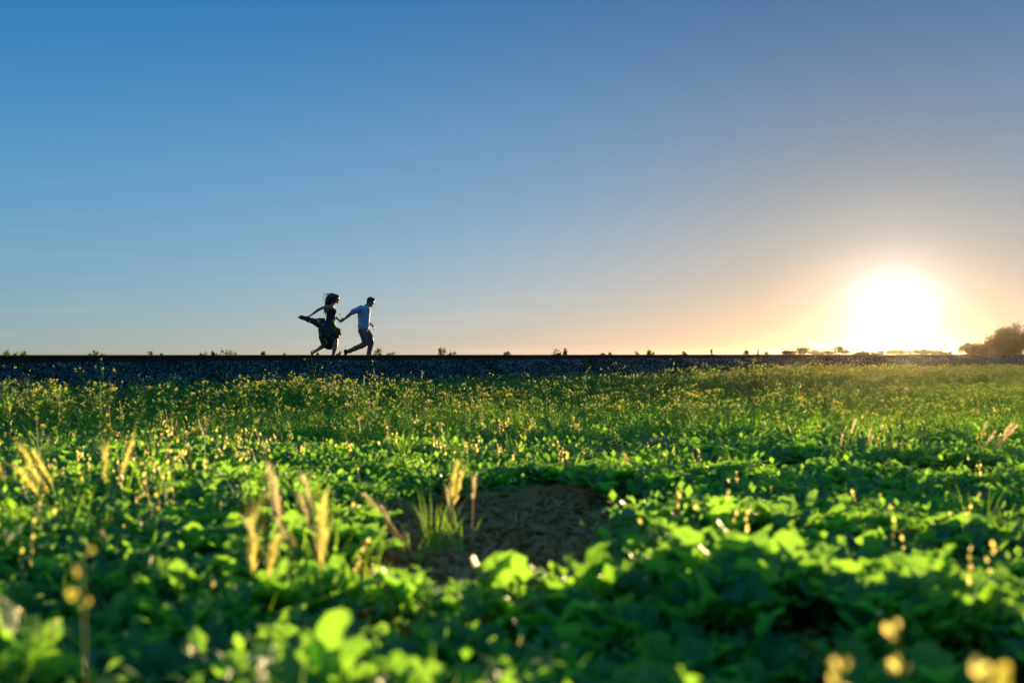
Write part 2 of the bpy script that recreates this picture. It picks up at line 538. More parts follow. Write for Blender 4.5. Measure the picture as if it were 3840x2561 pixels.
MAT_HUSK = leafmat('pale papery bract', [(.60, .52, .20), (.72, .64, .28)], (1.0, .90, .28), rough=.6, tw=.75, scale=9, spec=.2)


# ------------------------------------------------------------------ broad leaves (a rosette plant like turnip or radish)
def leaf_geo(mb, rr, L_, Wd, M=None, mat=0, seg=7, lobed=False):
    """blade on a stalk along +Y, curving; M places it"""
    M = M or Matrix.Identity(4)
    pet = rr.uniform(.30, .45); bend = rr.uniform(.5, 1.5); wav = rr.uniform(.08, .26); ph = rr.uniform(0, 6)
    cup = rr.uniform(-.15, .5); tw = rr.uniform(-.35, .35)
    mid = []
    y = z = 0; a = 0.0
    K = seg + 3
    for i in range(K + 1):
        mid.append((y, z, a))
        st = L_ / K; y += math.cos(a) * st; z += math.sin(a) * st
        a -= bend / K * (.35 + 1.3 * i / K)
    vs = []
    for i, (y, z, a) in enumerate(mid):
        t = i / K
        if t < pet: w = .035 + .04 * t; 
        else:
            q = (t - pet) / (1 - pet)
            w = .5 * max(0.0, 1 - abs(2 * q ** 1.15 - 1.0) ** 2.4) ** .6 + .02
            if lobed: w *= .70 + .42 * math.sin(q * 15 + ph) * (1 - q * .7)
            if i == K: w = .16
        w *= Wd
        roll = tw * t
        for j, sx in enumerate((-1, -.5, 0, .5, 1)):
            dz = cup * w * abs(sx) ** 1.5 + (math.sin(i * 2.3 + ph + sx * 2) * wav * w * abs(sx) if t > pet else 0)
            ex = 1 + (.22 * math.sin(i * 3.1 + ph * 2 + sx) if abs(sx) == 1 else 0)
            x = sx * w * ex
            z2 = z + dz * math.cos(a) + x * math.sin(roll)
            vs.append(M @ Vector((x * math.cos(roll), y - dz * math.sin(a), z2)))
    fs = []
    for i in range(K):
        for j in range(4):
            fs.append((i * 5 + j, i * 5 + j + 1, (i + 1) * 5 + j + 1, (i + 1) * 5 + j))
    mb.add(vs, fs, mat)


rr = random.Random(5)
LEAF_MESH = []
for k in range(9):
    mb = MB(); leaf_geo(mb, rr, 1.0, rr.uniform(.42, .72), lobed=(k % 3 == 0))
    LEAF_MESH.append(mb.mesh('leaf', [MAT_BRASS], smooth=True))


def rosette_spec(rr, size):
    """list of (mesh index, azimuth, pitch, length)"""
    out = []; n_ = rr.randint(8, 12); a0 = rr.uniform(0, 6.28)
    for i in range(n_):
        out.append((rr.randrange(9), a0 + i * 2.4 + rr.uniform(-.3, .3), rr.uniform(.45, 1.4), size * rr.uniform(.6, 1.15), rr.uniform(-.4, .4)))
    return out


def leaf_matrix(az, pitch, ln, roll):
    return Matrix.Rotation(az, 4, 'Z') @ Matrix.Rotation(pitch, 4, 'X') @ Matrix.Rotation(roll, 4, 'Y') @ Matrix.Scale(ln, 4)


# joined rosettes for the mass
ROS = []
for k in range(7):
    mb = MB()
    for (mi, az, pi_, ln, ro) in rosette_spec(rr, 1.0):
        leaf_geo(mb, rr, 1.0, rr.uniform(.42, .72), leaf_matrix(az, pi_, ln, ro), seg=5, lobed=(mi % 3 == 0))
    ROS.append(mb.mesh('leaf_clump', [MAT_BRASS], smooth=True))


# ------------------------------------------------------------------ flowering weeds (wild mustard): thin branched stems, small yellow heads
def petals(mb, p, r, rr, mat, n_=4):
    a0 = rr.uniform(0, 3); t1 = rr.uniform(-.8, .8); t2 = rr.uniform(-.8, .8)
    Mx = Euler((t1, t2, a0)).to_matrix()
    for k in range(n_):
        a = k * 2 * math.pi / n_
        d = Mx @ Vector((math.cos(a), math.sin(a), .35)); s = Mx @ Vector((-math.sin(a), math.cos(a), 0))
        mb.add([p, p + d * r * .6 + s * r * .38, p + d * r, p + d * r * .6 - s * r * .38], [(0, 1, 2, 3)], mat)


def small_leaf(mb, p, d, ln, w, rr, mat):
    d = d.normalized(); s = d.cross(Vector((0, 0, 1)))
    if s.length < .05: s = Vector((1, 0, 0))
    s.normalize(); dr = Vector((0, 0, -1))
    m1 = p + d * ln * .45 + dr * ln * .02; m2 = p + d * ln + dr * ln * rr.uniform(.05, .35)
    mb.add([p, m1 + s * w * .5, m2, m1 - s * w * .5, m1 + dr * w * .15], [(0, 1, 4), (1, 2, 4), (2, 3, 4), (3, 0, 4)], mat)


def weed_parts(rr, h, nb, flower=1.0, fmat=2, leafy=1.0):
    """stem, foliage, flower meshes (as MB) of one weed of height h"""
    st = MB(); fo = MB(); fl = MB()
    lean = Vector((rr.uniform(-.14, .14), rr.uniform(-.14, .14), 1))
    def path(p, d, ln, k=4, curl=.25):
        ps = [p]; d = d.normalized()
        for i in range(k):
            d = (d + Vector((rr.uniform(-curl, curl), rr.uniform(-curl, curl), .12)) * .5).normalized()
            ps.append(ps[-1] + d * ln / k)
        return ps
    main = path(Vector((0, 0, 0)), lean, h, 5, .12)
    st.tube(main, [.0034, .003, .0026, .002, .0015, .0012], 3, 0, cap=False)
    tips = [(main[-1], (main[-1] - main[-2]).normalized())]
    for b in range(nb):
        t = rr.uniform(.3, .85); i = int(t * 5); f = t * 5 - i
        p = main[i].lerp(main[min(5, i + 1)], f); a = rr.uniform(0, 6.28)
        ln = h * (1 - t) * rr.uniform(.6, 1.0) + .03
        d = Vector((math.cos(a) * .75, math.sin(a) * .75, rr.uniform(.6, 1.2)))
        ps = path(p, d, ln, 3)
        st.tube(ps, [.0022, .0018, .0014, .001], 3, 0, cap=False)
        tips.append((ps[-1], (ps[-1] - ps[-2]).normalized()))
        for q in range(rr.randint(1, 3)):
            small_leaf(fo, ps[rr.randint(0, 2)], Vector((rr.uniform(-1, 1), rr.uniform(-1, 1), .4)), rr.uniform(.02, .045) * leafy, .012 * leafy, rr, 0)
    for q in range(int(9 * leafy + 3)):
        t = rr.random() ** 1.5 * .8; i = int(t * 5); p = main[i].lerp(main[i + 1], t * 5 - i)
        a = rr.uniform(0, 6.28); ln = (.10 - .07 * t) * rr.uniform(.6, 1.2) * leafy
        small_leaf(fo, p, Vector((math.cos(a), math.sin(a), rr.uniform(.1, 1.0))), ln, ln * .38, rr, 0)
    for (p, d) in tips:
        # pods below the head
        for q in range(rr.randint(2, 5)):
            a = rr.uniform(0, 6.28); q0 = p - d * rr.uniform(.01, .07)
            q1 = q0 + Vector((math.cos(a) * .8, math.sin(a) * .8, .8)) * rr.uniform(.01, .025)
            st.tube([q0, q1], [.0009, .0012], 3, 0, cap=False)
        if rr.random() < flower:
            for q in range(rr.randint(3, 8)):
                c = p + Vector((rr.uniform(-1, 1), rr.uniform(-1, 1), rr.uniform(-1.6, .6))) * .013
                petals(fl, c, rr.uniform(.006, .011), rr, 0)
    return st, fo, fl


def joined(parts, mats, name):
    mb = MB()
    for k, q in enumerate(parts):
        if q.n: mb.add(q.v, q.f, k)
    return mb.mesh(name, mats)


WEEDS = []
for k in range(10):
    h = rr.uniform(.34, .52)
    WEEDS.append(joined(weed_parts(rr, h, rr.randint(3, 7), flower=(.32 if k < 6 else .05), leafy=1.5), [MAT_STEM, MAT_FINE, MAT_YEL], 'flowering_weed'))


# ------------------------------------------------------------------ grass
def blades(mb, rr, n_, h, w, spread, mat=0, droop=.5):
    for k in range(n_):
        a = rr.uniform(0, 6.28); p = Vector((math.cos(a), math.sin(a), 0)) * spread * rr.random()
        hh = h * rr.uniform(.5, 1.1); d = Vector((math.cos(a) * rr.uniform(.1, .6), math.sin(a) * rr.uniform(.1, .6), 1)).normalized()
        s = Vector((-math.sin(a + rr.uniform(-1, 1)), math.cos(a), 0)).normalized()
        vs = []; q = p.copy(); K = 4
        for i in range(K + 1):
            ww = w * (1 - (i / K) ** 1.6) * .5 + .0003
            vs += [q - s * ww, q + s * ww]
            q = q + d * hh / K
            d = (d + Vector((math.cos(a), math.sin(a), -.5)) * droop * rr.uniform(.3, .7) * (i + 1) / K).normalized()
        mb.add(vs, [(2 * i, 2 * i + 1, 2 * i + 3, 2 * i + 2) for i in range(K)], mat)


GRASS = []
for k in range(5):
    mb = MB(); blades(mb, rr, 16, .26, .006, .07, 0, .35); GRASS.append(mb.mesh('grass_tuft', [MAT_FINE]))


def head(mb, rr, p, d, ln, r, mat, nb=16):
    """bristly seed head: a spindle with long bristles"""
    d = d.normalized()
    mb.tube([p, p + d * ln], [r * .15, r * .1], 3, mat, cap=False)
    s = d.cross(Vector((.3, .2, 1))).normalized(); t = d.cross(s)
    for k in range(nb):
        a = rr.uniform(0, 6.28); o = (s * math.cos(a) + t * math.sin(a))
        q = p + d * ln * rr.uniform(.05, .95)
        e = q + (d * 1.0 + o * rr.uniform(.25, .55)) * ln * rr.uniform(.45, .8)
        c = o.cross(d) * .0011
        mb.add([q - c, q + c, e], [(0, 1, 2)], mat)
    for k in range(nb):
        a = rr.uniform(0, 6.28); o = (s * math.cos(a) + t * math.sin(a)); q = p + d * ln * (k / nb)
        e = q + (d + o * .45) * ln * .28; c = o.cross(d) * r * .55
        mb.add([q, q.lerp(e, .5) - c, e, q.lerp(e, .5) + c], [(0, 1, 2, 3)], mat)


def bract(mb, p, d, ln, w, rr, mat):
    """two thin cupped papery scales, open between them"""
    d = d.normalized(); a = d.cross(Vector((rr.uniform(-1, 1), rr.uniform(-1, 1), .2))).normalized(); b = d.cross(a)
    for sg in (rr.choice((-1, 1)),):
        m1 = p + d * ln * .35; m2 = p + d * ln * .75; o = b * sg * w * .22
        mb.add([p, m1 - a * w * .5 + o * .3, m1 + o, m1 + a * w * .5 + o * .3, m2 - a * w * .35 + o * .3, m2 + o * .8, m2 + a * w * .35 + o * .3, p + d * ln],
               [(0, 1, 2), (0, 2, 3), (1, 4, 5, 2), (2, 5, 6, 3), (4, 7, 5), (5, 7, 6)], mat)


# small plants with pale papery heads scattered in the clumps
HUSK = []
for k in range(4):
    mb = MB()
    for q in range(rr.randint(1, 3)):
        a = rr.uniform(0, 6.28); h = rr.uniform(.16, .30)
        p0 = Vector((rr.uniform(-.03, .03), rr.uniform(-.03, .03), 0)); d = Vector((math.cos(a) * .25, math.sin(a) * .25, 1)).normalized()
        mb.tube([p0, p0 + d * h * .5, p0 + d * h], [.0018, .0015, .0012], 3, 0, cap=False)
        e = p0 + d * h
        for w in range(rr.randint(2, 5)):
            dd_ = (d + Vector((rr.uniform(-.6, .6), rr.uniform(-.6, .6), rr.uniform(-.1, .4)))).normalized()
            ln = rr.uniform(.012, .026)
            bract(mb, e, dd_, ln, ln * .55, rr, 1)
            e = e - d * rr.uniform(.01, .03)
    HUSK.append(mb.mesh('papery_weed', [MAT_STEM, MAT_HUSK], smooth=True))

# low filler of small leaves
FILL = []
for k in range(5):
    mb = MB()
    for q in range(34):
        a = rr.uniform(0, 6.28); r_ = rr.random() ** .6 * .13; z_ = rr.uniform(.01, .13)
        small_leaf(mb, Vector((math.cos(a) * r_, math.sin(a) * r_, z_)), Vector((rr.uniform(-1, 1), rr.uniform(-1, 1), rr.uniform(0, 1.1))), rr.uniform(.03, .06), rr.uniform(.016, .03), rr, 0)
    FILL.append(mb.mesh('small_leaves', [MAT_BRASS]))


# ------------------------------------------------------------------ where they grow
def cands(n_, y0, y1, wide=.62, pw=1.0):
    """n points evenly spread on the ground seen by the camera (with a margin), in depth y0..y1"""
    y = np.sqrt(rng.uniform(y0 ** 2, y1 ** 2, n_)); x = rng.uniform(-wide, wide, n_) * (y + .6)
    return x, y


def field_edge(x, y):
    """distance still to go to the toe of the embankment"""
    d = (y - x) * math.sqrt(.5)
    return (D0 - 2.95) - d


def put(x, y, sink=.0):
    return np.stack([x, y, ground_h(x, y) - sink], -1)


def erot(n_, tilt=.12):
    return np.stack([rng.uniform(-tilt, tilt, n_), rng.uniform(-tilt, tilt, n_), rng.uniform(0, 6.28, n_)], -1)


# broad-leaved clumps: thick in front, to about 9.5 m, farther out on the right
def brass_density(x, y):
    lim = 9.0 + 4.5 * sstep(1.5, 5.0, x)
    dn = 1 - sstep(lim - 1.2, lim + 1.2, y + (fbm(x * .9, y * .9) - .47) * 3)
    return dn * (1 - soil(x, y)) * (.35 + .65 * sstep(.34, .52, fbm(x * 1.1 + 9, y * 1.1)))


x, y = cands(15000, 1.25, 15.0)
k_ = rng.random(len(x)) < brass_density(x, y) * .80
x, y = x[k_], y[k_]
order = np.argsort(y); x, y = x[order], y[order]
size = rng.uniform(.105, .195, len(x)) * (.55 + .95 * fbm(x * 1.2, y * 1.2 + 4))
seen = (np.abs(x) < .515 * y + .05) & (y > 1.9)
ind = np.where(seen)[0][:300]
mask = np.ones(len(x), bool); mask[ind] = False
print('clumps', len(x), 'seen', seen.sum())
n_ = mask.sum()
g = scatter('leafy_ground_cover', put(x[mask], y[mask], .01), erot(n_, .2), np.stack([size[mask]] * 3, -1), rng.integers(0, 7, n_), ROS)
tag(g, 'low mass of broad green leaves filling the field beyond the nearest plants', 'leafy plants', kind='stuff')
IND = [(float(a), float(b), float(c)) for a, b, c in zip(x[ind], y[ind], size[ind])]

# filler of small leaves and grass below everything
x, y = cands(26000, 1.2, 40.0)
k_ = (field_edge(x, y) > -.1) & (rng.random(len(x)) < (1 - soil(x, y)) * .9)
x, y = x[k_], y[k_]; n_ = len(x)
g = scatter('undergrowth', put(x, y), erot(n_, .3), np.repeat(rng.uniform(.7, 1.5, (n_, 1)), 3, 1), rng.integers(0, 5, n_), FILL)
tag(g, 'small green leaves covering the soil between the taller weeds', 'undergrowth', kind='stuff')

x, y = cands(30000, 1.2, 46.0)
gd = .10 + .9 * sstep(8, 12, y)
k_ = (field_edge(x, y) > -.25) & (rng.random(len(x)) < gd * (1 - .9 * soil(x, y)) * (.25 + .75 * sstep(.40, .55, fbm(x * .7 + 3, y * .7))))
x, y = x[k_], y[k_]; n_ = len(x)
g = scatter('grass', put(x, y), erot(n_, .15), np.stack([np.ones(n_), np.ones(n_), rng.uniform(.7, 1.35, n_)], -1), rng.integers(0, 5, n_), GRASS)
tag(g, 'green grass growing among the flowering weeds', 'grass', kind='stuff')


def weed_h(x, y):
    """how tall the weeds stand, from the line they draw against the ballast"""
    u = 1920 + FPX * x / y
    top = np.interp(u, [0, 550, 1100, 1500, 2000, 2400, 2700, 3000, 3300, 3600, 3840], [.66, .60, .62, .58, .52, .56, .64, .70, .62, .56, .54])
    return top


x, y = cands(64000, 6.0, 50.0)
dens = sstep(8.6, 12.5, y + (fbm(x * .6, y * .6 + 8) - .47) * 3) * (.45 + .55 * sstep(.36, .50, fbm(x * .5 + 2, y * .5)))
k_ = (field_edge(x, y) > -.35) & (rng.random(len(x)) < dens * (1 - .45 * sstep(1.5, 6.0, field_edge(x, y))))
x, y = x[k_], y[k_]; n_ = len(x)
hh = weed_h(x, y) / .44 * rng.uniform(.72, 1.0, n_) * (.68 + .32 * (1 - sstep(2.0, 8.0, field_edge(x, y))))
g = scatter('flowering_weeds', put(x, y), erot(n_, .10), np.stack([hh, hh, hh], -1), np.where(rng.random(n_) < .5, rng.integers(0, 6, n_), rng.integers(6, 10, n_)), WEEDS)
tag(g, 'dense weeds with small yellow flowers in front of the railway ballast', 'flowering weeds', kind='stuff')
print('weeds', n_)

x, y = cands(2300, 2.6, 11.0)
left = 1 - sstep(-.5, 1.2, x) * .75
k_ = rng.random(len(x)) < left * .5 * (1 - soil(x, y)) * (1 - np.exp(-((x + .2) / .9) ** 2 - ((y - 5.2) / 1.5) ** 2)) * (.25 + .75 * sstep(.40, .55, fbm(x * .9 + 30, y * .9)))
x, y = x[k_], y[k_]; n_ = len(x)
g = scatter('papery_weeds', put(x, y), erot(n_, .2), np.repeat(rng.uniform(.8, 1.35, (n_, 1)), 3, 1), rng.integers(0, 4, n_), HUSK)
tag(g, 'small weeds with pale papery seed heads mixed through the green leaves', 'seed heads', kind='stuff')

# crumbs and clods of earth on the bare patches
MAT_CLOD = solid('crumbly brown earth', [(.28, .06, .018), (.52, .13, .036), (.62, .25, .09)], rough=.95, scale=3, bump=.1, obj_rand=.4, spec=.1)
clods = []
for k in range(4):
    me = stones[k].copy(); me.materials[0] = MAT_CLOD; clods.append(me)
x, y = cands(60000, 1.5, 11.5)
k_ = rng.random(len(x)) < soil(x, y) * .9
x, y = x[k_], y[k_]; n_ = len(x); cs = rng.uniform(.004, .018, n_) * (1 + 1.6 * (rng.random(n_) < .08))
g = scatter('dirt', put(x, y), rng.uniform(0, 6.28, (n_, 3)), np.repeat(cs[:, None], 3, 1), rng.integers(0, 4, n_), clods)
tag(g, 'crumbs and clods of brown earth on the bare patches', 'dirt', kind='stuff')

# ------------------------------------------------------------------ the two people running along the track
PK = 0.0012606            # metres per drawing unit
PZ = 24.6                 # their distance
MAT_SKIN = solid('tanned skin', [(.30, .155, .10), (.40, .22, .145)], rough=.5, scale=14)
MAT_HAIRB = solid('near black hair', [(.008, .006, .006), (.02, .014, .012)], rough=.45, scale=60)
MAT_SHIRT = solid('light blue cotton', [(.21, .30, .42), (.30, .40, .52)], rough=.85, scale=5, bump=.004)
MAT_TROUSER = solid('khaki cotton', [(.11, .078, .05), (.17, .12, .078)], rough=.85, scale=5, bump=.004)
MAT_SHOE = solid('dark leather', [(.02, .014, .012), (.04, .028, .022)], rough=.5, scale=12)
MAT_SANDAL = solid('tan leather strap', [(.16, .11, .08), (.30, .25, .20)], rough=.5, scale=12)
MAT_EYE = solid('eye', [(.03, .02, .02), (.05, .04, .03)], rough=.15, scale=12)
MAT_BUTTON = solid('white button', [(.6, .6, .58), (.7, .7, .68)], rough=.4, scale=12)
MAT_BUCKLE = solid('belt leather', [(.03, .018, .012), (.05, .03, .02)], rough=.5, scale=12)
# dark dress with a printed pattern of yellow and pale flowers
MAT_DRESS, nt = newmat('dark flowered fabric'); n = nt.nodes.new; l = nt.links.new
tx = n('ShaderNodeTexCoord')
wn = n('ShaderNodeTexNoise'); wn.inputs['Scale'].default_value = 9; l(tx.outputs['Object'], wn.inputs['Vector'])
va = n('ShaderNodeVectorMath'); va.operation = 'MULTIPLY_ADD'; l(wn.outputs['Color'], va.inputs[0]); va.inputs[1].default_value = (.12, .12, .12); l(tx.outputs['Object'], va.inputs[2])
vo = n('ShaderNodeTexVoronoi'); vo.inputs['Scale'].default_value = 9.5; l(va.outputs[0], vo.inputs['Vector'])
hs = n('ShaderNodeSeparateColor'); l(vo.outputs['Color'], hs.inputs[0])
flc = ramp(nt, hs.outputs[0], [(.0, (.85, .46, .03)), (.35, (.80, .44, .04)), (.5, (.45, .20, .07)), (.68, (.60, .52, .42)), (.8, (.18, .20, .06))])
msk = n('ShaderNodeMapRange'); l(vo.outputs['Distance'], msk.inputs[0]); msk.inputs[1].default_value = .30; msk.inputs[2].default_value = .40; msk.inputs[3].default_value = 1; msk.inputs[4].default_value = 0
has = n('ShaderNodeMath'); has.operation = 'GREATER_THAN'; l(hs.outputs[1], has.inputs[0]); has.inputs[1].default_value = .42
mm = n('ShaderNodeMath'); mm.operation = 'MULTIPLY'; l(msk.outputs[0], mm.inputs[0]); l(has.outputs[0], mm.inputs[1])
mx = n('ShaderNodeMix'); mx.data_type = 'RGBA'; l(mm.outputs[0], mx.inputs['Factor']); mx.inputs['A'].default_value = (.022, .016, .018, 1); l(flc, mx.inputs['B'])
p = n('ShaderNodeBsdfPrincipled'); l(mx.outputs['Result'], p.inputs['Base Color']); p.inputs['Roughness'].default_value = .8
o = n('ShaderNodeOutputMaterial'); l(p.outputs[0], o.inputs['Surface'])


class Clay:
    """closed overlapping shapes, fused to one continuous skin"""
    def __init__(self, ox):
        self.mb = MB(); self.ox = ox

    def P(self, q):
        x, y = q[0], q[1]; dy = q[2] if len(q) > 2 else 0
        return Vector(((x - self.ox) * PK, dy * PK, (1556 - y) * PK))

    def loft(self, rings, frame=None, sides=18):
        """rings: (centre Vector, axis a, axis b)"""
        vs = []; k = len(rings)
        for (c, a, b) in rings:
            for j in range(sides):
                t = 2 * math.pi * j / sides
                vs.append(c + a * math.cos(t) + b * math.sin(t))
        fs = []
        for i in range(k - 1):
            for j in range(sides):
                j2 = (j + 1) % sides
                fs.append((i * sides + j, i * sides + j2, (i + 1) * sides + j2, (i + 1) * sides + j))
        fs.append(tuple(range(sides))[::-1]); fs.append(tuple((k - 1) * sides + j for j in range(sides)))
        self.mb.add(vs, fs)

    def ball(self, c, r, M=None):
        M = M or Matrix.Identity(3); c = Vector(c)
        rings = []
        for i in range(9):
            t = -math.pi / 2 + math.pi * (i + .5) / 9.0
            rings.append((c + M @ Vector((0, 0, r[2] * math.sin(t))), M @ Vector((r[0] * math.cos(t), 0, 0)), M @ Vector((0, r[1] * math.cos(t), 0))))
        rings = [(c - M @ Vector((0, 0, r[2])), M @ Vector((r[0] * .08, 0, 0)), M @ Vector((0, r[1] * .08, 0)))] + rings + \
                [(c + M @ Vector((0, 0, r[2])), M @ Vector((r[0] * .08, 0, 0)), M @ Vector((0, r[1] * .08, 0)))]
        self.loft(rings, sides=14)

    def limb(self, pts, rad, flat=1.0):
        """pts in drawing units (x, y, depth), radii in units; rounded ends; smooth in between"""
        ps = [self.P(q) for q in pts]; self.limb3(ps, [r * PK for r in rad], flat)

    def limb3(self, ps, rad, flat=1.0, sides=12):
        # resample
        out = []; k = len(ps)
        for i in range(k - 1):
            p0 = ps[max(i - 1, 0)]; p1 = ps[i]; p2 = ps[i + 1]; p3 = ps[min(i + 2, k - 1)]
            for s in range(4):
                t = s / 4
                lin_ = p1.lerp(p2, t)
                cr = .5 * ((2 * p1) + (p2 - p0) * t + (2 * p0 - 5 * p1 + 4 * p2 - p3) * t * t + (-p0 + 3 * p1 - 3 * p2 + p3) * t ** 3)
                out.append((lin_.lerp(cr, .55), rad[i] * (1 - t) + rad[i + 1] * t))
        out.append((ps[-1], rad[-1]))
        rings = []; m = len(out)
        for i, (p, r) in enumerate(out):
            d = (out[min(i + 1, m - 1)][0] - out[max(i - 1, 0)][0]).normalized()
            b = Vector((0, 1, 0)); b = (b - d * b.dot(d))
            if b.length < .05: b = Vector((0, 0, 1)) - d * d.z
            b.normalize(); a = d.cross(b)
            if i == 0:
                rings.append((p - d * r * .8, a * r * .45, b * r * .45 * flat)); rings.append((p - d * r * .5, a * r * .8, b * r * .8 * flat))
            rings.append((p, a * r, b * r * flat))
            if i == m - 1:
                rings.append((p + d * r * .5, a * r * .8, b * r * .8 * flat)); rings.append((p + d * r * .8, a * r * .45, b * r * .45 * flat))
        self.loft(rings, sides=sides)

    def rows(self, rows):
        """horizontal sections: (left x, right x, y, half depth[, depth centre])"""
        rings = []
        for q in rows:
            l_, r_, y, hy = q[:4]; c0 = q[4] if len(q) > 4 else 0
            rings.append((self.P(((l_ + r_) / 2, y, c0)), Vector(((r_ - l_) / 2 * PK, 0, 0)), Vector((0, hy * PK, 0))))
        self.loft(rings, sides=28)

    def head(self, c, H, tilt):
        M = Matrix.Rotation(tilt, 3, 'Y'); c = self.P(c)
        B = lambda p, r: self.ball(c + M @ Vector(p) * H, Vector(r) * H, M)
        B((-.06, 0, .10), (.40, .32, .38)); B((.08, 0, -.12), (.25, .24, .34)); B((.11, 0, -.30), (.22, .19, .16)); B((.26, 0, -.40), (.075, .09, .07))
        B((.29, 0, .09), (.06, .18, .05)); B((.32, 0, -.25), (.055, .09, .03)); B((.315, 0, -.305), (.05, .08, .028))
        for s in (-1, 1):
            B((-.02, .315 * s, -.03), (.075, .03, .105)); B((.20, .15 * s, -.10), (.10, .09, .09))
        self.limb3([c + M @ Vector((.32, 0, .05)) * H, c + M @ Vector((.375, 0, -.04)) * H, c + M @ Vector((.42, 0, -.12)) * H], [.028 * H, .038 * H, .05 * H])
        return c, M

    def hand(self, wrist, d, nrm, size=.18, curl=1.0, side=1, spread=.1):
        """palm and five fingers; d: from wrist to knuckles, nrm: palm side, size: length of the hand"""
        d = d.normalized(); nrm = (nrm - d * nrm.dot(d)).normalized(); w = d.cross(nrm) * side
        s = size; wr = Vector(wrist)
        M = Matrix((w, nrm, d)).transposed()
        self.ball(wr + d * s * .26, (s * .215, s * .085, s * .30), M)
        self.limb3([wr - d * s * .1, wr + d * s * .2], [s * .13, s * .14])
        for k, (off, ln, r) in enumerate(((-.155, .40, .046), (-.052, .45, .048), (.052, .42, .046), (.150, .33, .040))):
            p = wr + d * s * .46 + w * s * off; a = .25 * curl; dd_ = d + w * off * spread; q = [p - d * s * .12, p]
            for j, f in enumerate((.42, .33, .25)):
                v = dd_ * math.cos(a) + nrm * math.sin(a)
                p = p + v * ln * s * f; q.append(p); a += .62 * curl
            self.limb3(q, [r * s * 1.05, r * s * 1.05, r * s, r * s * .92, r * s * .8], sides=8)
        p = wr + d * s * .10 - w * s * .15; v = (d * .75 - w * .6 + nrm * .35).normalized()
        q = [p, p + v * s * .2]; v2 = (d * .9 - w * .15 + nrm * .5 * curl).normalized(); q.append(q[-1] + v2 * s * .16); q.append(q[-1] + (v2 + nrm * .4 * curl).normalized() * s * .12)
        self.limb3(q, [s * .07, s * .06, s * .05, s * .042], sides=8)

    def bake(self, name, mat, voxel=.006, smooth=4, parent=None, disp=None):
        me = self.mb.mesh(name, [mat])
        o = link(name, me)
        md = o.modifiers.new('r', 'REMESH'); md.mode = 'VOXEL'; md.voxel_size = voxel; md.adaptivity = 0; md.use_smooth_shade = True
        ms = o.modifiers.new('s', 'SMOOTH'); ms.iterations = smooth; ms.factor = .5
        dg = bpy.context.evaluated_depsgraph_get()
        me2 = bpy.data.meshes.new_from_object(o.evaluated_get(dg))
        me2.name = name
        o.modifiers.clear(); o.data = me2; bpy.data.meshes.remove(me)
        if not me2.materials: me2.materials.append(mat)
        me2.polygons.foreach_set('use_smooth', [True] * len(me2.polygons))
        if disp:
            n_ = len(me2.vertices); co = np.zeros(n_ * 3, np.float32); no = np.zeros(n_ * 3, np.float32)
            me2.vertices.foreach_get('co', co); me2.vertices.foreach_get('normal', no)
            co = co.reshape(-1, 3); no = no.reshape(-1, 3)
            co = co + no * disp(co)[:, None]
            me2.vertices.foreach_set('co', co.ravel()); me2.update()
        o.parent = parent
        return o


def folds(a, f1=40, f2=70):
    def g(co):
        x, y, z = co.T
        return a * 1.3 * (np.sin(x * f1 + z * 18 + 3 * np.sin(z * 9 + y * 12)) * .6 + (fbm(x * f2 * .2 + 9, z * f2 * .14 + y * 6, 3) - .44) * 1.6)
    return g


base_z = RAIL_TOP - .171 + .005


def person_root(ox, label):
    u = 1080 + ox / 5.2275
    e = empty('person', (at(u, PZ).x, PZ, EYE - (1332.6 - 1326.5) / FPX * PZ - (1556 - 1425) * PK))
    tag(e, label, 'person')
    return e


# --- the one behind, in the flowered dress
OX = 880
w_ = person_root(OX, 'person with long loose hair in dark flowered dress, running and holding the skirt out')
c = Clay(OX)
hc, HM = c.head((943, 322), .222, .20)
c.limb([(815, 470), (850, 440), (885, 405), (900, 385)], [50, 42, 38, 40])
c.rows([(775, 885, 448, 90), (740, 905, 470, 132), (745, 925, 520, 128), (755, 915, 590, 105), (757, 905, 660, 90), (750, 915, 740, 100), (735, 925, 820, 125), (740, 915, 900, 118), (770, 890, 950, 100)])
c.limb([(815, 478, -120), (700, 505, -140), (610, 548, -135), (530, 605, -118), (470, 645, -105)], [37, 31, 27, 23, 17])
c.hand(c.P((470, 645, -105)), Vector((-.85, .1, -.42)), Vector((.25, .2, -.9)), .165, 1.0, 1)
c.limb([(850, 480, 120), (862, 560, 150), (880, 650, 150), (935, 695, 100), (992, 735, 50)], [36, 30, 26, 23, 17])
c.hand(c.P((992, 735, 50)), Vector((.75, -.35, -.45)), Vector((.1, -.95, .1)), .165, 1.25, -1)
c.limb([(840, 890, -58), (900, 1010, -58), (945, 1120, -58)], [78, 66, 50])
c.limb([(945, 1120, -58), (935, 1250, -58), (912, 1360, -58), (885, 1480, -58)], [51, 50, 37, 26])
c.limb([(880, 1490, -58), (900, 1522, -58), (975, 1538, -60)], [27, 26, 18], 1.2)
c.limb([(835, 890, 58), (825, 1040, 60), (790, 1180, 62)], [78, 66, 50])
c.limb([(790, 1180, 62), (700, 1230, 62), (610, 1290, 62), (515, 1352, 62)], [50, 50, 37, 26])
c.limb([(505, 1355, 62), (480, 1385, 62), (482, 1460, 62)], [27, 25, 17], 1.2)
c.bake('body', MAT_SKIN, .0065, 3, w_)
for s in (-1, 1):
    e = Clay(OX); e.ball(hc + HM @ Vector((.285, .125 * s, .02)) * .222, (.0105,) * 3); e.bake('eye', MAT_EYE, .003, 1, w_)

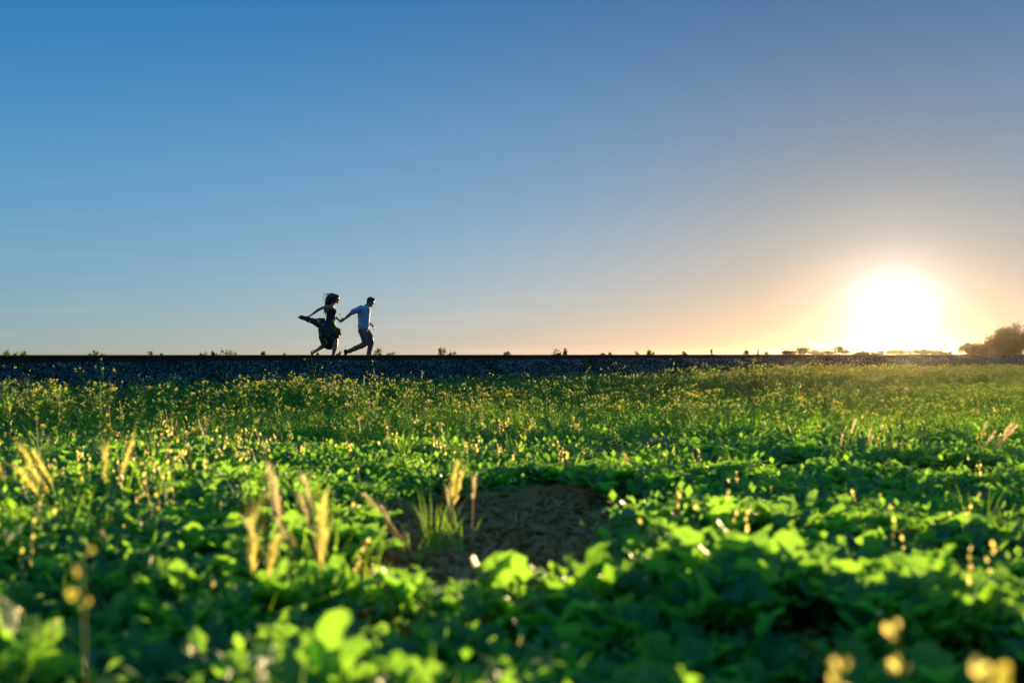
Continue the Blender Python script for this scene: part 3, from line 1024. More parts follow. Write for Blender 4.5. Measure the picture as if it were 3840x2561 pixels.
c = Clay(OX)
B = lambda p, r: c.ball(hc + HM @ Vector(p) * .222, Vector(r) * .222, HM)
B((-.12, 0, .17), (.41, .36, .385)); B((.08, 0, .36), (.24, .26, .12)); B((-.30, 0, -.10), (.26, .33, .36)); B((-.08, .31, -.12), (.18, .06, .32)); B((-.08, -.31, -.12), (.18, .06, .32))
c.limb([(870, 290, 0), (815, 370, 0), (780, 450, 0), (755, 530, -10)], [66, 62, 46, 24], 1.5)
c.limb([(850, 300, -50), (775, 390, -60), (745, 480, -50), (722, 570, -45), (712, 612, -45)], [44, 34, 24, 13, 4])
c.limb([(850, 300, 50), (770, 380, 55), (738, 460, 50), (735, 560, 40), (742, 632, 30)], [44, 32, 20, 12, 4])
c.limb([(880, 235, 0), (800, 260, 10), (748, 320, 10), (728, 400, 10), (722, 470, 0)], [34, 26, 18, 10, 4])
c.bake('hair', MAT_HAIRB, .006, 2, w_)
mb = MB(); r2 = random.Random(3)
P_ = Clay(OX).P
for q in range(46):
    t = r2.random(); y0 = 208 + 90 * t; x0 = 880 - 70 * t
    ps = [P_((x0, y0, r2.uniform(-50, 50)))]
    ang = math.pi + r2.uniform(-.25, .25) - .9 * t
    for k in range(6):
        a = ang + .16 * k; ln = 32 * r2.uniform(.7, 1.15)
        ps.append(ps[-1] + Vector((math.cos(a) * ln, r2.uniform(-8, 8), -math.sin(a) * -ln if False else (math.sin(math.pi - a) * ln * -1 if t > .25 else math.sin(a) * ln * .6))) * PK)
    mb.tube(ps, [.0022, .002, .0018, .0015, .001, .0008, .0005], 3, 0)
for q in range(26):
    ps = [P_((745 + r2.uniform(-10, 20), 480 + r2.uniform(-60, 60), r2.uniform(-60, 60)))]
    for k in range(5): ps.append(ps[-1] + Vector((r2.uniform(-14, 5), r2.uniform(-5, 5), -32)) * PK)
    mb.tube(ps, [.0025, .0022, .002, .0015, .001, .0005], 3, 0)
hs_ = link('loose_strands', mb.mesh('loose_strands', [MAT_HAIRB]), w_); tag(hs_, kind='stuff')

c = Clay(OX)
c.rows([(768, 935, 505, 126), (752, 962, 545, 128), (752, 964, 578, 124), (755, 935, 615, 110), (757, 924, 660, 98), (750, 922, 700, 102), (742, 926, 760, 116), (722, 930, 810, 140),
        (650, 945, 850, 165), (600, 985, 885, 185), (588, 1022, 925, 200), (592, 1040, 965, 210), (600, 1046, 1010, 212), (612, 1030, 1050, 206), (604, 1002, 1095, 190, 10), (618, 960, 1145, 165, 22),
        (640, 915, 1200, 140, 35), (672, 895, 1245, 118, 45), (712, 880, 1285, 95, 50), (752, 866, 1312, 60, 50)])
c.limb([(800, 520, -88), (822, 480, -92), (838, 445, -82)], [13, 11, 10])
c.limb([(800, 520, 88), (822, 480, 92), (838, 445, 82)], [13, 11, 10])
# ruffle at the front hem and the skirt held out behind
c.limb([(945, 905, -120), (1005, 930, -60), (1022, 960, 0), (1005, 930, 60), (945, 905, 120)], [26, 30, 30, 30, 26])
c.limb([(930, 1040, -130), (1000, 1025, -70), (1022, 1015, 0), (1000, 1025, 80)], [22, 24, 24, 22])
tail = [((735, 700), (735, 880), 120), ((690, 692), (650, 895), 110), ((610, 700), (585, 880), 90), ((520, 705), (520, 838), 66), ((450, 684), (450, 802), 50), ((400, 664), (395, 778), 42), ((330, 652), (330, 750), 38),
        ((270, 641), (268, 722), 34), ((228, 658), (225, 702), 28), ((192, 682), (192, 692), 16)]
rings = []
for (t_, b_, hy) in tail:
    a_ = P_((t_[0], t_[1], -60)); d_ = P_((b_[0], b_[1], -60))
    rings.append(((a_ + d_) / 2, (a_ - d_) / 2, Vector((0, hy * PK * .8, 0))))
c.loft(rings, sides=20)
c.limb([(610, 1080, -30), (640, 1090, -40), (680, 1085, -80)], [10, 20, 22])
c.bake('dress', MAT_DRESS, .0065, 5, w_, folds(.007, 42, 70))
for (pts_, nm) in ((((860, 1512, -58), (880, 1535, -58), (950, 1552, -60), (1020, 1554, -60)), 'sandal'), (((452, 1350, 62), (450, 1395, 62), (462, 1450, 62), (478, 1500, 62)), 'sandal')):
    e = Clay(OX); e.limb(pts_, [18, 17, 15, 11], 1.9)
    e.limb([(pts_[0][0] + 22, pts_[0][1] - 14, pts_[0][2] - 26), (pts_[0][0] + 34, pts_[0][1] - 34, pts_[0][2]), (pts_[0][0] + 22, pts_[0][1] - 14, pts_[0][2] + 26)], [9, 9, 9])
    e.bake(nm, MAT_SANDAL, .005, 2, w_)

# --- the one in front, in the blue shirt
OX = 1490
m_r = person_root(OX, 'person in light blue shirt and khaki trousers, running ahead and pulling the other along')
c = Clay(OX)
hc, HM = c.head((1622, 382), .236, .42)
c.limb([(1520, 500), (1550, 470), (1590, 435), (1605, 415)], [58, 54, 50, 48])
c.rows([(1430, 1575, 480, 110), (1400, 1598, 520, 140), (1395, 1590, 620, 130), (1400, 1570, 740, 115), (1390, 1565, 860, 118), (1400, 1560, 940, 110)])
c.limb([(1455, 515, -135), (1370, 555, -150), (1275, 598, -135), (1190, 660, -80), (1112, 716, -25)], [50, 42, 35, 31, 21])
c.hand(c.P((1112, 716, -25)), Vector((-.80, .3, -.42)), Vector((-.1, .85, .3)), .188, 1.3, 1)
c.limb([(1520, 520, 135), (1500, 620, 185), (1490, 725, 190), (1550, 775, 160), (1618, 822, 130)], [48, 40, 35, 30, 22])
c.hand(c.P((1618, 822, 130)), Vector((.72, -.1, -.62)), Vector((-.6, 0, -.5)), .185, 1.6, 1)
c.limb([(1465, 900, -68), (1500, 1050, -66), (1530, 1190, -64)], [84, 66, 48])
c.limb([(1530, 1190, -64), (1420, 1245, -64), (1300, 1300, -64), (1180, 1358, -64)], [48, 46, 36, 28])
c.limb([(1180, 1358, -64), (1150, 1400, -64), (1180, 1480, -64)], [28, 26, 20])
c.limb([(1510, 910, 68), (1580, 1040, 66), (1630, 1155, 64)], [84, 66, 48])
c.limb([(1630, 1155, 64), (1612, 1260, 64), (1580, 1370, 64), (1550, 1490, 64)], [48, 46, 36, 27])
c.limb([(1550, 1490, 64), (1570, 1525, 64), (1640, 1540, 64)], [28, 26, 20])
c.bake('body', MAT_SKIN, .0065, 3, m_r)
for s in (-1, 1):
    e = Clay(OX); e.ball(hc + HM @ Vector((.285, .125 * s, .02)) * .236, (.011,) * 3); e.bake('eye', MAT_EYE, .003, 1, m_r)
c = Clay(OX)
B = lambda p, r: c.ball(hc + HM @ Vector(p) * .236, Vector(r) * .236, HM)
B((-.10, 0, .17), (.40, .345, .36)); B((.14, 0, .37), (.24, .25, .13)); B((.26, 0, .38), (.12, .18, .08)); B((-.24, 0, -.08), (.20, .29, .26)); B((-.03, .28, .04), (.12, .05, .16)); B((-.03, -.28, .04), (.12, .05, .16))
c.bake('hair', MAT_HAIRB, .006, 2, m_r, lambda co: .003 * np.sin(co[:, 0] * 300) * np.sin(co[:, 2] * 260))
c = Clay(OX)
c.rows([(1480, 1590, 462, 100), (1425, 1605, 490, 140), (1372, 1616, 540, 158), (1362, 1616, 600, 156), (1368, 1608, 660, 146), (1374, 1602, 720, 140), (1378, 1597, 780, 138), (1372, 1590, 840, 142), (1364, 1586, 885, 145), (1385, 1580, 905, 140), (1450, 1574, 925, 120), (1500, 1568, 950, 80)])
c.limb([(1462, 512, -128), (1400, 540, -148), (1345, 562, -150), (1290, 585, -142)], [66, 62, 57, 53])
c.limb([(1520, 520, 128), (1510, 570, 165), (1500, 640, 188)], [64, 60, 54])
c.limb([(1530, 462, -52), (1560, 486, -30), (1602, 505, 0), (1560, 486, 30), (1530, 462, 52), (1518, 446, 0)], [22, 18, 14, 18, 22, 22])
c.bake('shirt', MAT_SHIRT, .0065, 3, m_r, folds(.006, 38, 60))
c = Clay(OX)
c.rows([(1395, 1565, 880, 120), (1372, 1578, 915, 138), (1378, 1585, 950, 138), (1400, 1590, 1000, 125)])
c.limb([(1465, 930, -68), (1502, 1060, -66), (1528, 1185, -64), (1530, 1200, -64)], [86, 74, 62, 58])
c.limb([(1528, 1195, -64), (1420, 1252, -64), (1310, 1300, -64), (1222, 1340, -64)], [58, 54, 48, 44])
c.limb([(1515, 930, 68), (1582, 1050, 66), (1622, 1150, 64)], [84, 70, 56])
c.limb([(1622, 1150, 64), (1610, 1260, 64), (1585, 1370, 64), (1562, 1475, 64)], [56, 54, 48, 44])
c.bake('trousers', MAT_TROUSER, .0065, 3, m_r, folds(.006, 34, 60))
for pts_ in (((1138, 1335, -64), (1140, 1390, -64), (1165, 1460, -64), (1195, 1518, -64)), ((1528, 1520, 64), (1570, 1530, 64), (1640, 1538, 64), (1712, 1540, 64))):
    e = Clay(OX); e.limb(pts_, [34, 32, 29, 20], 1.15)
    if pts_[0][0] < 1300: e.limb([(1185, 1348, -64), (1155, 1372, -64)], [36, 34])
    e.bake('shoe', MAT_SHOE, .005, 2, m_r)
mb = MB()
for k, yb in enumerate((560, 610, 665, 720, 775, 830)):
    p = Clay(OX).P((1612 - 5 * k + (3 if k < 2 else 0), yb, -4))
    mb2 = MB(); mb2.tube([p, p + Vector((.006, 0, 0))], .0055, 8, 0)
    link('button', mb2.mesh('button', [MAT_BUTTON]), m_r)

# the small dark bird in the air beside the dress
mb = MB(); r2 = random.Random(8)
bp_ = at(1274, 60, v=1180)
b = empty('bird', bp_)
tag(b, 'tiny dark bird flying in the sky just right of the flowered dress', 'bird')
mb.tube([(-.05, 0, .02), (-.02, 0, .012), (.03, 0, -.01), (.075, 0, -.03)], [.008, .024, .022, .006], 8)
mb.tube([(-.055, 0, .022), (-.085, 0, .028)], [.008, .002], 5)
link('body', mb.mesh('body', [MAT_SHOE], smooth=True), b)
for s in (-1, 1):
    mw = MB(); mw.add([(-.02, 0, .02), (-.03, .09 * s, .055), (-.005, .15 * s, .03), (.02, .08 * s, .03), (.03, 0, .0), (0, .07 * s, .035)], [(0, 1, 5), (1, 2, 5), (2, 3, 5), (3, 4, 5), (4, 0, 5)])
    link('wing', mw.mesh('wing', [MAT_SHOE]), b)

# ------------------------------------------------------------------ the nearest broad-leaved plants, each a plant of its own
MARKS = [(250, 'by the left edge'), (700, 'under the tallest pale weed'), (1050, 'under the wide bush'), (1270, 'under the flowered dress'), (1500, 'under the blue shirt'),
         (1850, 'under the taller dark bush'), (2200, 'under the double bush'), (2600, 'under the dark round bush'), (2950, 'under the pale brown weeds'), (3250, 'just left of the sun'), (3500, 'straight under the sun'), (3640, 'under the thin pole'), (9999, 'under the largest tree')]


def mark(u):
    return next(t for k, t in MARKS if u < k)


import collections


def tell_apart(items, make, lim=16):
    """items: (object, u, depth, keys). Labels that share their words get a left-to-right or near-to-far word of their own."""
    by = collections.defaultdict(list)
    for it in items: by[make(it)].append(it)
    NTH = ['leftmost', 'second from left', 'third from left', 'fourth from left', 'fifth from left', 'sixth from left', 'seventh from left', 'eighth from left']
    for lab, v in by.items():
        v.sort(key=lambda t: t[1])
        for i, t in enumerate(v):
            t[0]['label'] = lab if len(v) == 1 else lab + ', ' + (('rightmost' if i == len(v) - 1 else NTH[i]) if len(v) < 10 else 'in a dense patch')


rl = random.Random(21)
ys = sorted(q[1] for q in IND)
cuts = [ys[int(len(ys) * k / 6)] for k in range(1, 6)]
ROWW = ['bottom row', 'second row up', 'third row up', 'fourth row up', 'fifth row up', 'sixth row up']
items = []
for (x, y, s_) in IND:
    z = float(ground_h(x, y)) - .01
    e = empty('leafy_plant', (x, y, z), 0)
    e.scale = (1, 1, rl.uniform(.9, 1.45))
    spec = rosette_spec(rl, s_ * 1.18)
    tag(e, '', 'plant', 'broad leaved plants nearest the lens')
    e['category'] = 'plant'
    for (mi, az, pi_, ln, ro) in spec:
        q = link('leaf', LEAF_MESH[mi], e); q.matrix_local = leaf_matrix(az, pi_, ln, ro)
    row = sum(y > c for c in cuts)
    items.append((e, 1920 + FPX * x / y, y, ('large' if s_ > .165 else ('small' if s_ < .125 else 'middling'), ROWW[row])))
tell_apart(items, lambda t: '%s leafy plant, %s, %s' % (t[3][0], t[3][1], mark(t[1])))


# ------------------------------------------------------------------ single weeds standing out above the others
def single_weed(u, depth, top_v, label, fl=1.0, nb=4, seed=0, mats=None, tall=None, name='wildflower', cat='wildflower'):
    r3 = random.Random(seed * 7 + 1)
    p = at(u, depth); gz = float(ground_h(p.x, p.y))
    ez = float(bed_z(s_of(u, 0), (p.y - p.x) * math.sqrt(.5))) if (p.y - p.x) * math.sqrt(.5) > D0 - 2.9 else gz
    gz = max(gz, ez if (p.y - p.x) * math.sqrt(.5) > D0 - 2.9 else -9)
    h = EYE - (top_v - 1326.5) / FPX * depth - gz
    e = empty(name, (p.x, p.y, gz), r3.uniform(0, 6.28))
    st, fo, f_ = weed_parts(r3, h * .93, nb, flower=fl, leafy=.8)
    mm_ = mats or (MAT_STEM, MAT_FINE, MAT_YEL)
    link('stem', st.mesh('stem', [mm_[0]]), e)
    if fo.n: link('foliage', fo.mesh('foliage', [mm_[1]]), e)
    if f_.n: link('blossom', f_.mesh('blossom', [mm_[2]]), e)
    # scale so that the top is where the photo has it
    zs = [v[2] for q in (st, fo, f_) for v in q.v]; k = h / max(zs)
    e.scale = (1, 1, k)
    tag(e, label, cat, 'weeds standing out in front of the ballast')
    return e


WF = [
    (10, 15.0, 1368, 'pale topped weed at the far left end, against the ballast', 1, 2),
    (88, 15.5, 1386, 'branched weed with a pale tuft near the left end of the ballast', 1, 4),
    (208, 15.8, 1370, 'straight single stem with one yellow flower, near the left end of the track', 1, 0),
    (326, 15.5, 1378, 'thin weed with a pale head just left of the tallest weed on the left', 1, 3),
    (370, 14.0, 1343, 'tallest pale flowered weed rising to the rail on the left of the ballast', 1, 2),
    (405, 15.2, 1378, 'pale headed weed just right of the tallest weed on the left', 1, 2),
    (512, 16.5, 1402, 'short branched weed over the ballast foot between two taller weeds', .8, 4),
    (590, 17.0, 1420, 'small pale flowered weed at the foot of the ballast, left part', 1, 3),
    (658, 17.0, 1398, 'thin pod bearing weed behind the left flowering weeds', .3, 3),
    (745, 17.2, 1365, 'upright green weed without flowers, well left of the runners', .2, 5),
    (832, 17.0, 1357, 'tall green weed with bent side shoots left of the runners', .2, 5),
    (985, 17.5, 1366, 'slender weed between the tall green weed and the runners', .5, 3),
    (1075, 17.8, 1390, 'yellow headed weed just left of the person in the dress', 1, 4),
    (1192, 17.5, 1337, 'green weed reaching the rail under the flowered dress', .3, 5),
    (1380, 18.0, 1352, 'yellow flower standing on the ballast under the person in the blue shirt', 1, 1),
    (1420, 18.5, 1385, 'yellow flower cluster just right of the person in the blue shirt', 1, 3),
    (1578, 19.0, 1386, 'single bright yellow flower head over the ballast right of the runners', 1, 2),
    (1655, 19.5, 1412, 'low yellow flower head below the big bush on the track', 1, 2),
    (1752, 20.0, 1410, 'yellow flower head right of the big bush on the track', 1, 2),
    (1838, 20.5, 1398, 'leaning yellow topped weed over the middle of the ballast', 1, 3),
    (1950, 21.0, 1395, 'bushy yellow weed over the middle of the ballast', 1, 5),
    (2100, 22.0, 1425, 'low yellow weed at the ballast foot, middle', 1, 3),
    (2215, 22.0, 1370, 'tall spreading yellow weed left of the pair on the ballast', 1, 5),
    (2305, 22.5, 1358, 'tallest yellow flowered weed in the middle of the ballast', 1, 5),
    (2360, 23.0, 1418, 'clump of bright yellow flowers below the tallest yellow weed', 1, 5),
    (2505, 23.5, 1344, 'yellow flowered weed rising nearly to the rail, right of centre', 1, 3),
    (2560, 24.5, 1380, 'small yellow weed on the ballast right of centre', 1, 3),
    (2642, 25.0, 1362, 'upright yellow weed left of the pale brown weeds', 1, 5),
    (2760, 26.0, 1345, 'pale brown flowering weed reaching the rail line', 1, 6),
    (2812, 26.5, 1340, 'tall pale brown weed reaching the rail line, beside its twin', 1, 6),
    (2850, 27.0, 1352, 'shorter pale weed right of the pale brown pair', 1, 5),
    (2915, 28.0, 1365, 'thin weed against the ballast before the golden glare', 1, 4),
    (3010, 29.0, 1352, 'airy weed at the left edge of the golden glare', 1, 5),
    (3040, 28.0, 1335, 'yellow flower head touching the rail line beside the glare', 1, 4),
    (3180, 31.0, 1358, 'airy weed in the golden glare left of the sun', 1, 5),
]
for i, (u, dep, tv, lab, fl_, nb) in enumerate(WF):
    single_weed(u, dep, tv, lab, fl_, nb, seed=i)

# weeds that stand out in the middle distance, thick stems with forked tops
MID = [(160, 7.0, 1560, 'pale forked weed at the left edge of the field'), (395, 6.6, 1590, 'tall pale forked weed right of the bright grass heads on the left'), (620, 7.2, 1565, 'upright weed with a pale cluster, left of the middle'),
       (700, 6.2, 1600, 'forked pale weed in the middle of the left half'), (770, 7.5, 1560, 'yellow green forked weed beside the pale one'), (905, 8.2, 1620, 'short yellow weed above the leafy patch'),
       (1340, 9.0, 1560, 'slim yellow weed left of the bare soil'), (1650, 8.6, 1580, 'pale weed above the left end of the bare soil'), (1840, 8.0, 1570, 'thick forked pale weed above the bare soil'),
       (1920, 8.4, 1575, 'branched yellow weed right of the thick forked weed above the bare soil'), (1985, 8.2, 1590, 'thin weed with a bud cluster above the bare soil'), (2150, 9.0, 1590, 'nodding weed above the right end of the bare soil'),
       (2470, 9.5, 1560, 'small yellow weed at the start of the right half leaves'), (3050, 9.0, 1590, 'yellow green weed below the glare'), (3390, 7.5, 1650, 'tall pale weed right under the sun'),
       (3330, 7.0, 1720, 'branching weed left under the sun'), (3700, 8.0, 1620, 'yellow weed near the right edge of the field')]
for i, (u, dep, tv, lab) in enumerate(MID):
    e = single_weed(u, dep, tv, lab, .8, 4, seed=100 + i)
    e['group'] = 'weeds standing out in the middle of the field'

# flowering weeds spread over the front of the weedy strip, each its own plant
r5 = random.Random(31); items = []
for i in range(60):
    dep = r5.uniform(10, 16); u = r5.uniform(0, 3840); hh_ = r5.uniform(.34, .52)
    e = single_weed(u, dep, 1326.5 + FPX * (EYE - hh_ + .06) / dep, 'x', 1, 4, seed=300 + i)
    e['group'] = 'single yellow flowered weeds in the weedy strip'
    items.append((e, u, dep, ('tall' if hh_ > .44 else 'short', 'near' if dep < 12 else ('middle' if dep < 14 else 'far'))))
tell_apart(items, lambda t: '%s yellow flowered weed, %s weedy strip, %s' % (t[3][0], t[3][1], mark(t[1])))
r5 = random.Random(33)
# little white flowers
for i, (u, v, lab) in enumerate([(1305, 1655, 'small white flower cluster left of the bare soil'), (2445, 1650, 'white flower cluster in front of the weeds right of centre'), (2500, 1640, 'second white flower cluster, just right of the first'), (1310, 1490, 'white flowers among the yellow ones below the runners')]):
    dep = 9.5
    single_weed(u, dep, v - 12, lab, 1, 3, seed=200 + i, mats=(MAT_STEM, MAT_FINE, MAT_WHITE))


# ------------------------------------------------------------------ dry grass with bristly heads
def grass_heads(u, depth, top_v, n_, lean, label, seed, mat=MAT_DRY, size=1.0):
    r4 = random.Random(seed)
    p = at(u, depth); gz = float(ground_h(p.x, p.y)); h = EYE - (top_v - 1326.5) / FPX * depth - gz
    e = empty('grass_tuft', (p.x, p.y, gz)); tag(e, label, 'dry grass', 'tufts of grass with bristly heads')
    for k in range(n_):
        mb = MB(); x0 = Vector((r4.uniform(-.05, .05), r4.uniform(-.05, .05), 0)); hh = h * r4.uniform(.62, .95)
        top = x0 + Vector((lean * hh + r4.uniform(-.06, .06), r4.uniform(-.08, .08), hh * .70))
        mid_ = (x0 + top) / 2 + Vector((-.02 * lean, 0, .01))
        mb.tube([x0, mid_, top], [.0022, .0018, .0013], 3, 0, cap=False)
        stalk = link('stalk', mb.mesh('stalk', [MAT_STEM if mat is not MAT_DRY else MAT_DRY]), e)
        mh = MB(); d_ = (top - mid_).normalized()
        head(mh, r4, top, d_, hh * .30 * size, .0055 * size, 0, 22)
        link('seed_head', mh.mesh('seed_head', [mat]), e)
    mb = MB(); blades(mb, r4, 8, h * .6, .007, .05, 0, .3)
    link('foliage', mb.mesh('foliage', [MAT_FINE]), e)


MAT_GOLD = leafmat('golden grass head', [(.44, .40, .11), (.60, .54, .16)], (1.0, .90, .26), rough=.6, tw=.75, scale=9, spec=.25)
TUFTS = [(140, 4.6, 1665, 4, -.35, 'bright golden grass tuft leaning left at the left edge', MAT_GOLD), (235, 4.6, 1690, 4, -.4, 'bright golden grass tuft, second from the left edge', MAT_GOLD), (300, 4.9, 1670, 3, -.35, 'golden grass tuft, third from the left edge', MAT_GOLD),
         (395, 4.8, 1665, 4, .05, 'upright golden grass tuft, fourth from the left edge', MAT_GOLD), (1110, 3.9, 1760, 5, -.2, 'pinkish dry grass tuft left of the bare soil', MAT_DRY), (1175, 4.0, 1720, 5, -.35, 'largest pinkish dry grass tuft left of the bare soil', MAT_DRY),
         (1235, 4.0, 1740, 4, -.1, 'upright dry grass tuft beside the largest one', MAT_DRY), (1200, 3.4, 1880, 4, 0, 'yellow green grass tuft below the pinkish dry tufts', MAT_GOLD), (1550, 4.7, 1815, 3, -.45, 'dry grass leaning left on the edge of the bare soil', MAT_DRY),
         (1640, 5.0, 1700, 4, 0, 'grass tuft standing at the left edge of the bare soil', MAT_GOLD), (1735, 5.0, 1720, 3, -.05, 'thin dry stalks upright in the bare soil', MAT_DRY), (500, 4.1, 1950, 2, -.3, 'small brownish grass head in the shaded left part', MAT_DRY),
         (2330, 7.5, 1690, 4, .1, 'dry grass tuft above the right end of the bare soil', MAT_DRY), (2390, 7.2, 1690, 4, -.1, 'second dry grass tuft above the right end of the bare soil', MAT_GOLD), (3150, 8.0, 1560, 4, .1, 'pale grass tuft under the left side of the glare', MAT_DRY),
         (3230, 8.2, 1570, 3, .2, 'narrow pale grass tuft just left of below the sun', MAT_DRY), (3690, 8.0, 1545, 6, .5, 'big pale grass tuft bent over near the right edge', MAT_DRY), (3640, 8.3, 1560, 5, .3, 'pale grass tuft beside the big bent one near the right edge', MAT_DRY),
         (2105, 3.6, 2080, 2, 0, 'thin dry grass stalk in the leaves below the bare soil', MAT_DRY), (950, 3.3, 1900, 2, .15, 'dry grass stalks in the leaves left of the pinkish tufts', MAT_GOLD)]
for i, (u, dep, tv, n_, ln, lab, mt) in enumerate(TUFTS):
    grass_heads(u, dep, tv, max(2, int(n_ * .7)), ln, lab, 400 + i, mt, 1.5 if mt is MAT_GOLD else 1.0)

# tall seeding weeds right in front of the lens, out of focus
NEARW = [(3130, 1.45, 2400, 'blurred pale seed head rising at the bottom, left of the yellow ones'), (3360, 1.7, 2260, 'blurred pale bud spike above the bottom right corner plants'),
         (3640, 1.35, 2340, 'blurred yellow flower head in the bottom right corner'), (3760, 1.3, 2380, 'blurred yellow flower head nearest the right edge'), (310, 1.9, 1960, 'tall blurred green stalk with a pale tip at the lower left')]
for i, (u, dep, tv, lab) in enumerate(NEARW):
    r4 = random.Random(500 + i)
    p = at(u, dep); gz = float(ground_h(p.x, p.y)); h = EYE - (tv - 1326.5) / FPX * dep - gz
    e = empty('seeding_weed', (p.x, p.y, gz)); tag(e, lab, 'weed', 'tall weeds close to the lens')
    mb = MB(); top = Vector((r4.uniform(-.03, .03), r4.uniform(-.03, .03), h * .9))
    mb.tube([(0, 0, 0), top * .5 + Vector((.01, 0, 0)), top], [.0035, .003, .002], 5, 0, cap=False)
    link('stem', mb.mesh('stem', [MAT_STEM], smooth=True), e)
    for k in range(r4.randint(5, 8)):
        mb = MB(); a = r4.uniform(0, 6.28); b0 = top * r4.uniform(.80, 1.0); d_ = Vector((math.cos(a) * .6, math.sin(a) * .6, 1)).normalized(); ln = r4.uniform(.012, .022)
        b1 = b0 + d_ * r4.uniform(.01, .03)
        bract(mb, b1, d_, ln * 1.3, ln * .9, r4, 0); bract(mb, b1, (d_ + Vector((r4.uniform(-.7, .7), r4.uniform(-.7, .7), 0))).normalized(), ln * 1.2, ln * .8, r4, 0)
        link('bud', mb.mesh('bud', [MAT_HUSK if i in (0, 1, 2, 5, 6, 8) else MAT_YEL], smooth=True), e)
    for k in range(5):
        mb = MB(); leaf_geo(mb, r4, r4.uniform(.05, .09), r4.uniform(.025, .045), leaf_matrix(r4.uniform(0, 6.28), r4.uniform(.3, 1.1), 1, 0))
        q = link('leaf', mb.mesh('leaf', [MAT_BRASS], smooth=True), e); q.location = top * r4.uniform(.2, .75)

# straw lying on the bare soil
MAT_STRAW = leafmat('bleached straw', [(.50, .27, .12), (.68, .40, .19)], (.8, .5, .25), rough=.6, tw=.2, scale=9)
mb = MB(); r4 = random.Random(77)
for k in range(300):
    cx, cy_, rx, ry = r4.choice([(-.12, 5.4, .7, 1.6), (.5, 6.3, .7, 1.1), (1.95, 7.6, .8, .7), (2.0, 4.2, .5, .45)])
    x = cx + r4.uniform(-1, 1) * rx; y = cy_ + r4.uniform(-1, 1) * ry; z = float(ground_h(x, y)) + .016
    a = r4.uniform(0, 3.14); ln = r4.uniform(.05, .22); d_ = Vector((math.cos(a), math.sin(a), r4.uniform(-.05, .16)))
    p0 = Vector((x, y, z)); mb.tube([p0, p0 + d_ * ln * .5 + Vector((0, 0, r4.uniform(0, .02))), p0 + d_ * ln], [.0042, .0036, .002], 3, 0, cap=False)
tag(link('straw', mb.mesh('straw', [MAT_STRAW])), 'dry straw lying scattered over the bare brown soil', 'straw', kind='stuff')
# stones on the soil
for i, (u, v, s_, lab) in enumerate([(2030, 1985, .035, 'pale grey stone lying on the bare soil'), (1985, 1985, .016, 'small pale pebble left of the grey stone on the soil'), (2005, 2000, .012, 'tiny pebble in front of the grey stone on the soil')]):
    dep = .95 * FPX / (v - 1326.5); p = at(u, dep); p.z = float(ground_h(p.x, p.y)) + s_ * .3
    q = link('stone', stones[i], None); q.location = p; q.scale = (s_, s_ * .8, s_ * .8); q.rotation_euler = (i, .4, i * 2)
    q.data = stones[i].copy(); q.data.materials[0] = MAT_PALE if 'MAT_PALE' in globals() else MAT_STONE
    tag(q, lab, 'stone')


# ------------------------------------------------------------------ bushes behind the track, the trees and the pole at the horizon
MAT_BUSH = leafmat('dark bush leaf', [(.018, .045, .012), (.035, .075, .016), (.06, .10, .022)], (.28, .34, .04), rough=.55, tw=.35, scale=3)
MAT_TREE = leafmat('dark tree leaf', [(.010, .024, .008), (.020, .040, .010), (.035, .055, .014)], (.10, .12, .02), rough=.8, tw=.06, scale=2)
MAT_BARK = solid('brown bark', [(.04, .028, .02), (.09, .065, .045)], rough=.95, scale=20, bump=.01)


def leafcloud(mb, r6, c, rad, n_, ls, solidness=.35, mat=0, per=130):
    """leaves through the volume of a lumpy crown"""
    lumps = []
    for k in range(max(3, int(6 + n_ / per))):
        v = Vector((r6.gauss(0, 1), r6.gauss(0, 1), r6.gauss(0, 1))).normalized() * r6.uniform(.25, .85)
        lumps.append((Vector((v.x * rad[0], v.y * rad[1], v.z * rad[2])), r6.uniform(.22, .5)))
    for k in range(n_):
        lc, lr = r6.choice(lumps)
        v = Vector((r6.gauss(0, 1), r6.gauss(0, 1), r6.gauss(0, 1))).normalized() * (r6.random() ** solidness) * lr
        p = Vector(c) + lc + Vector((v.x * rad[0], v.y * rad[1], v.z * rad[2]))
        M = Euler((r6.uniform(0, 6), r6.uniform(0, 6), r6.uniform(0, 6))).to_matrix(); s = ls * r6.uniform(.6, 1.3)
        mb.add([p + M @ Vector(q) * s for q in ((-.5, 0, 0), (0, .28, .05), (.5, 0, 0), (0, -.28, .05))], [(0, 1, 2, 3)], mat)
    return lumps


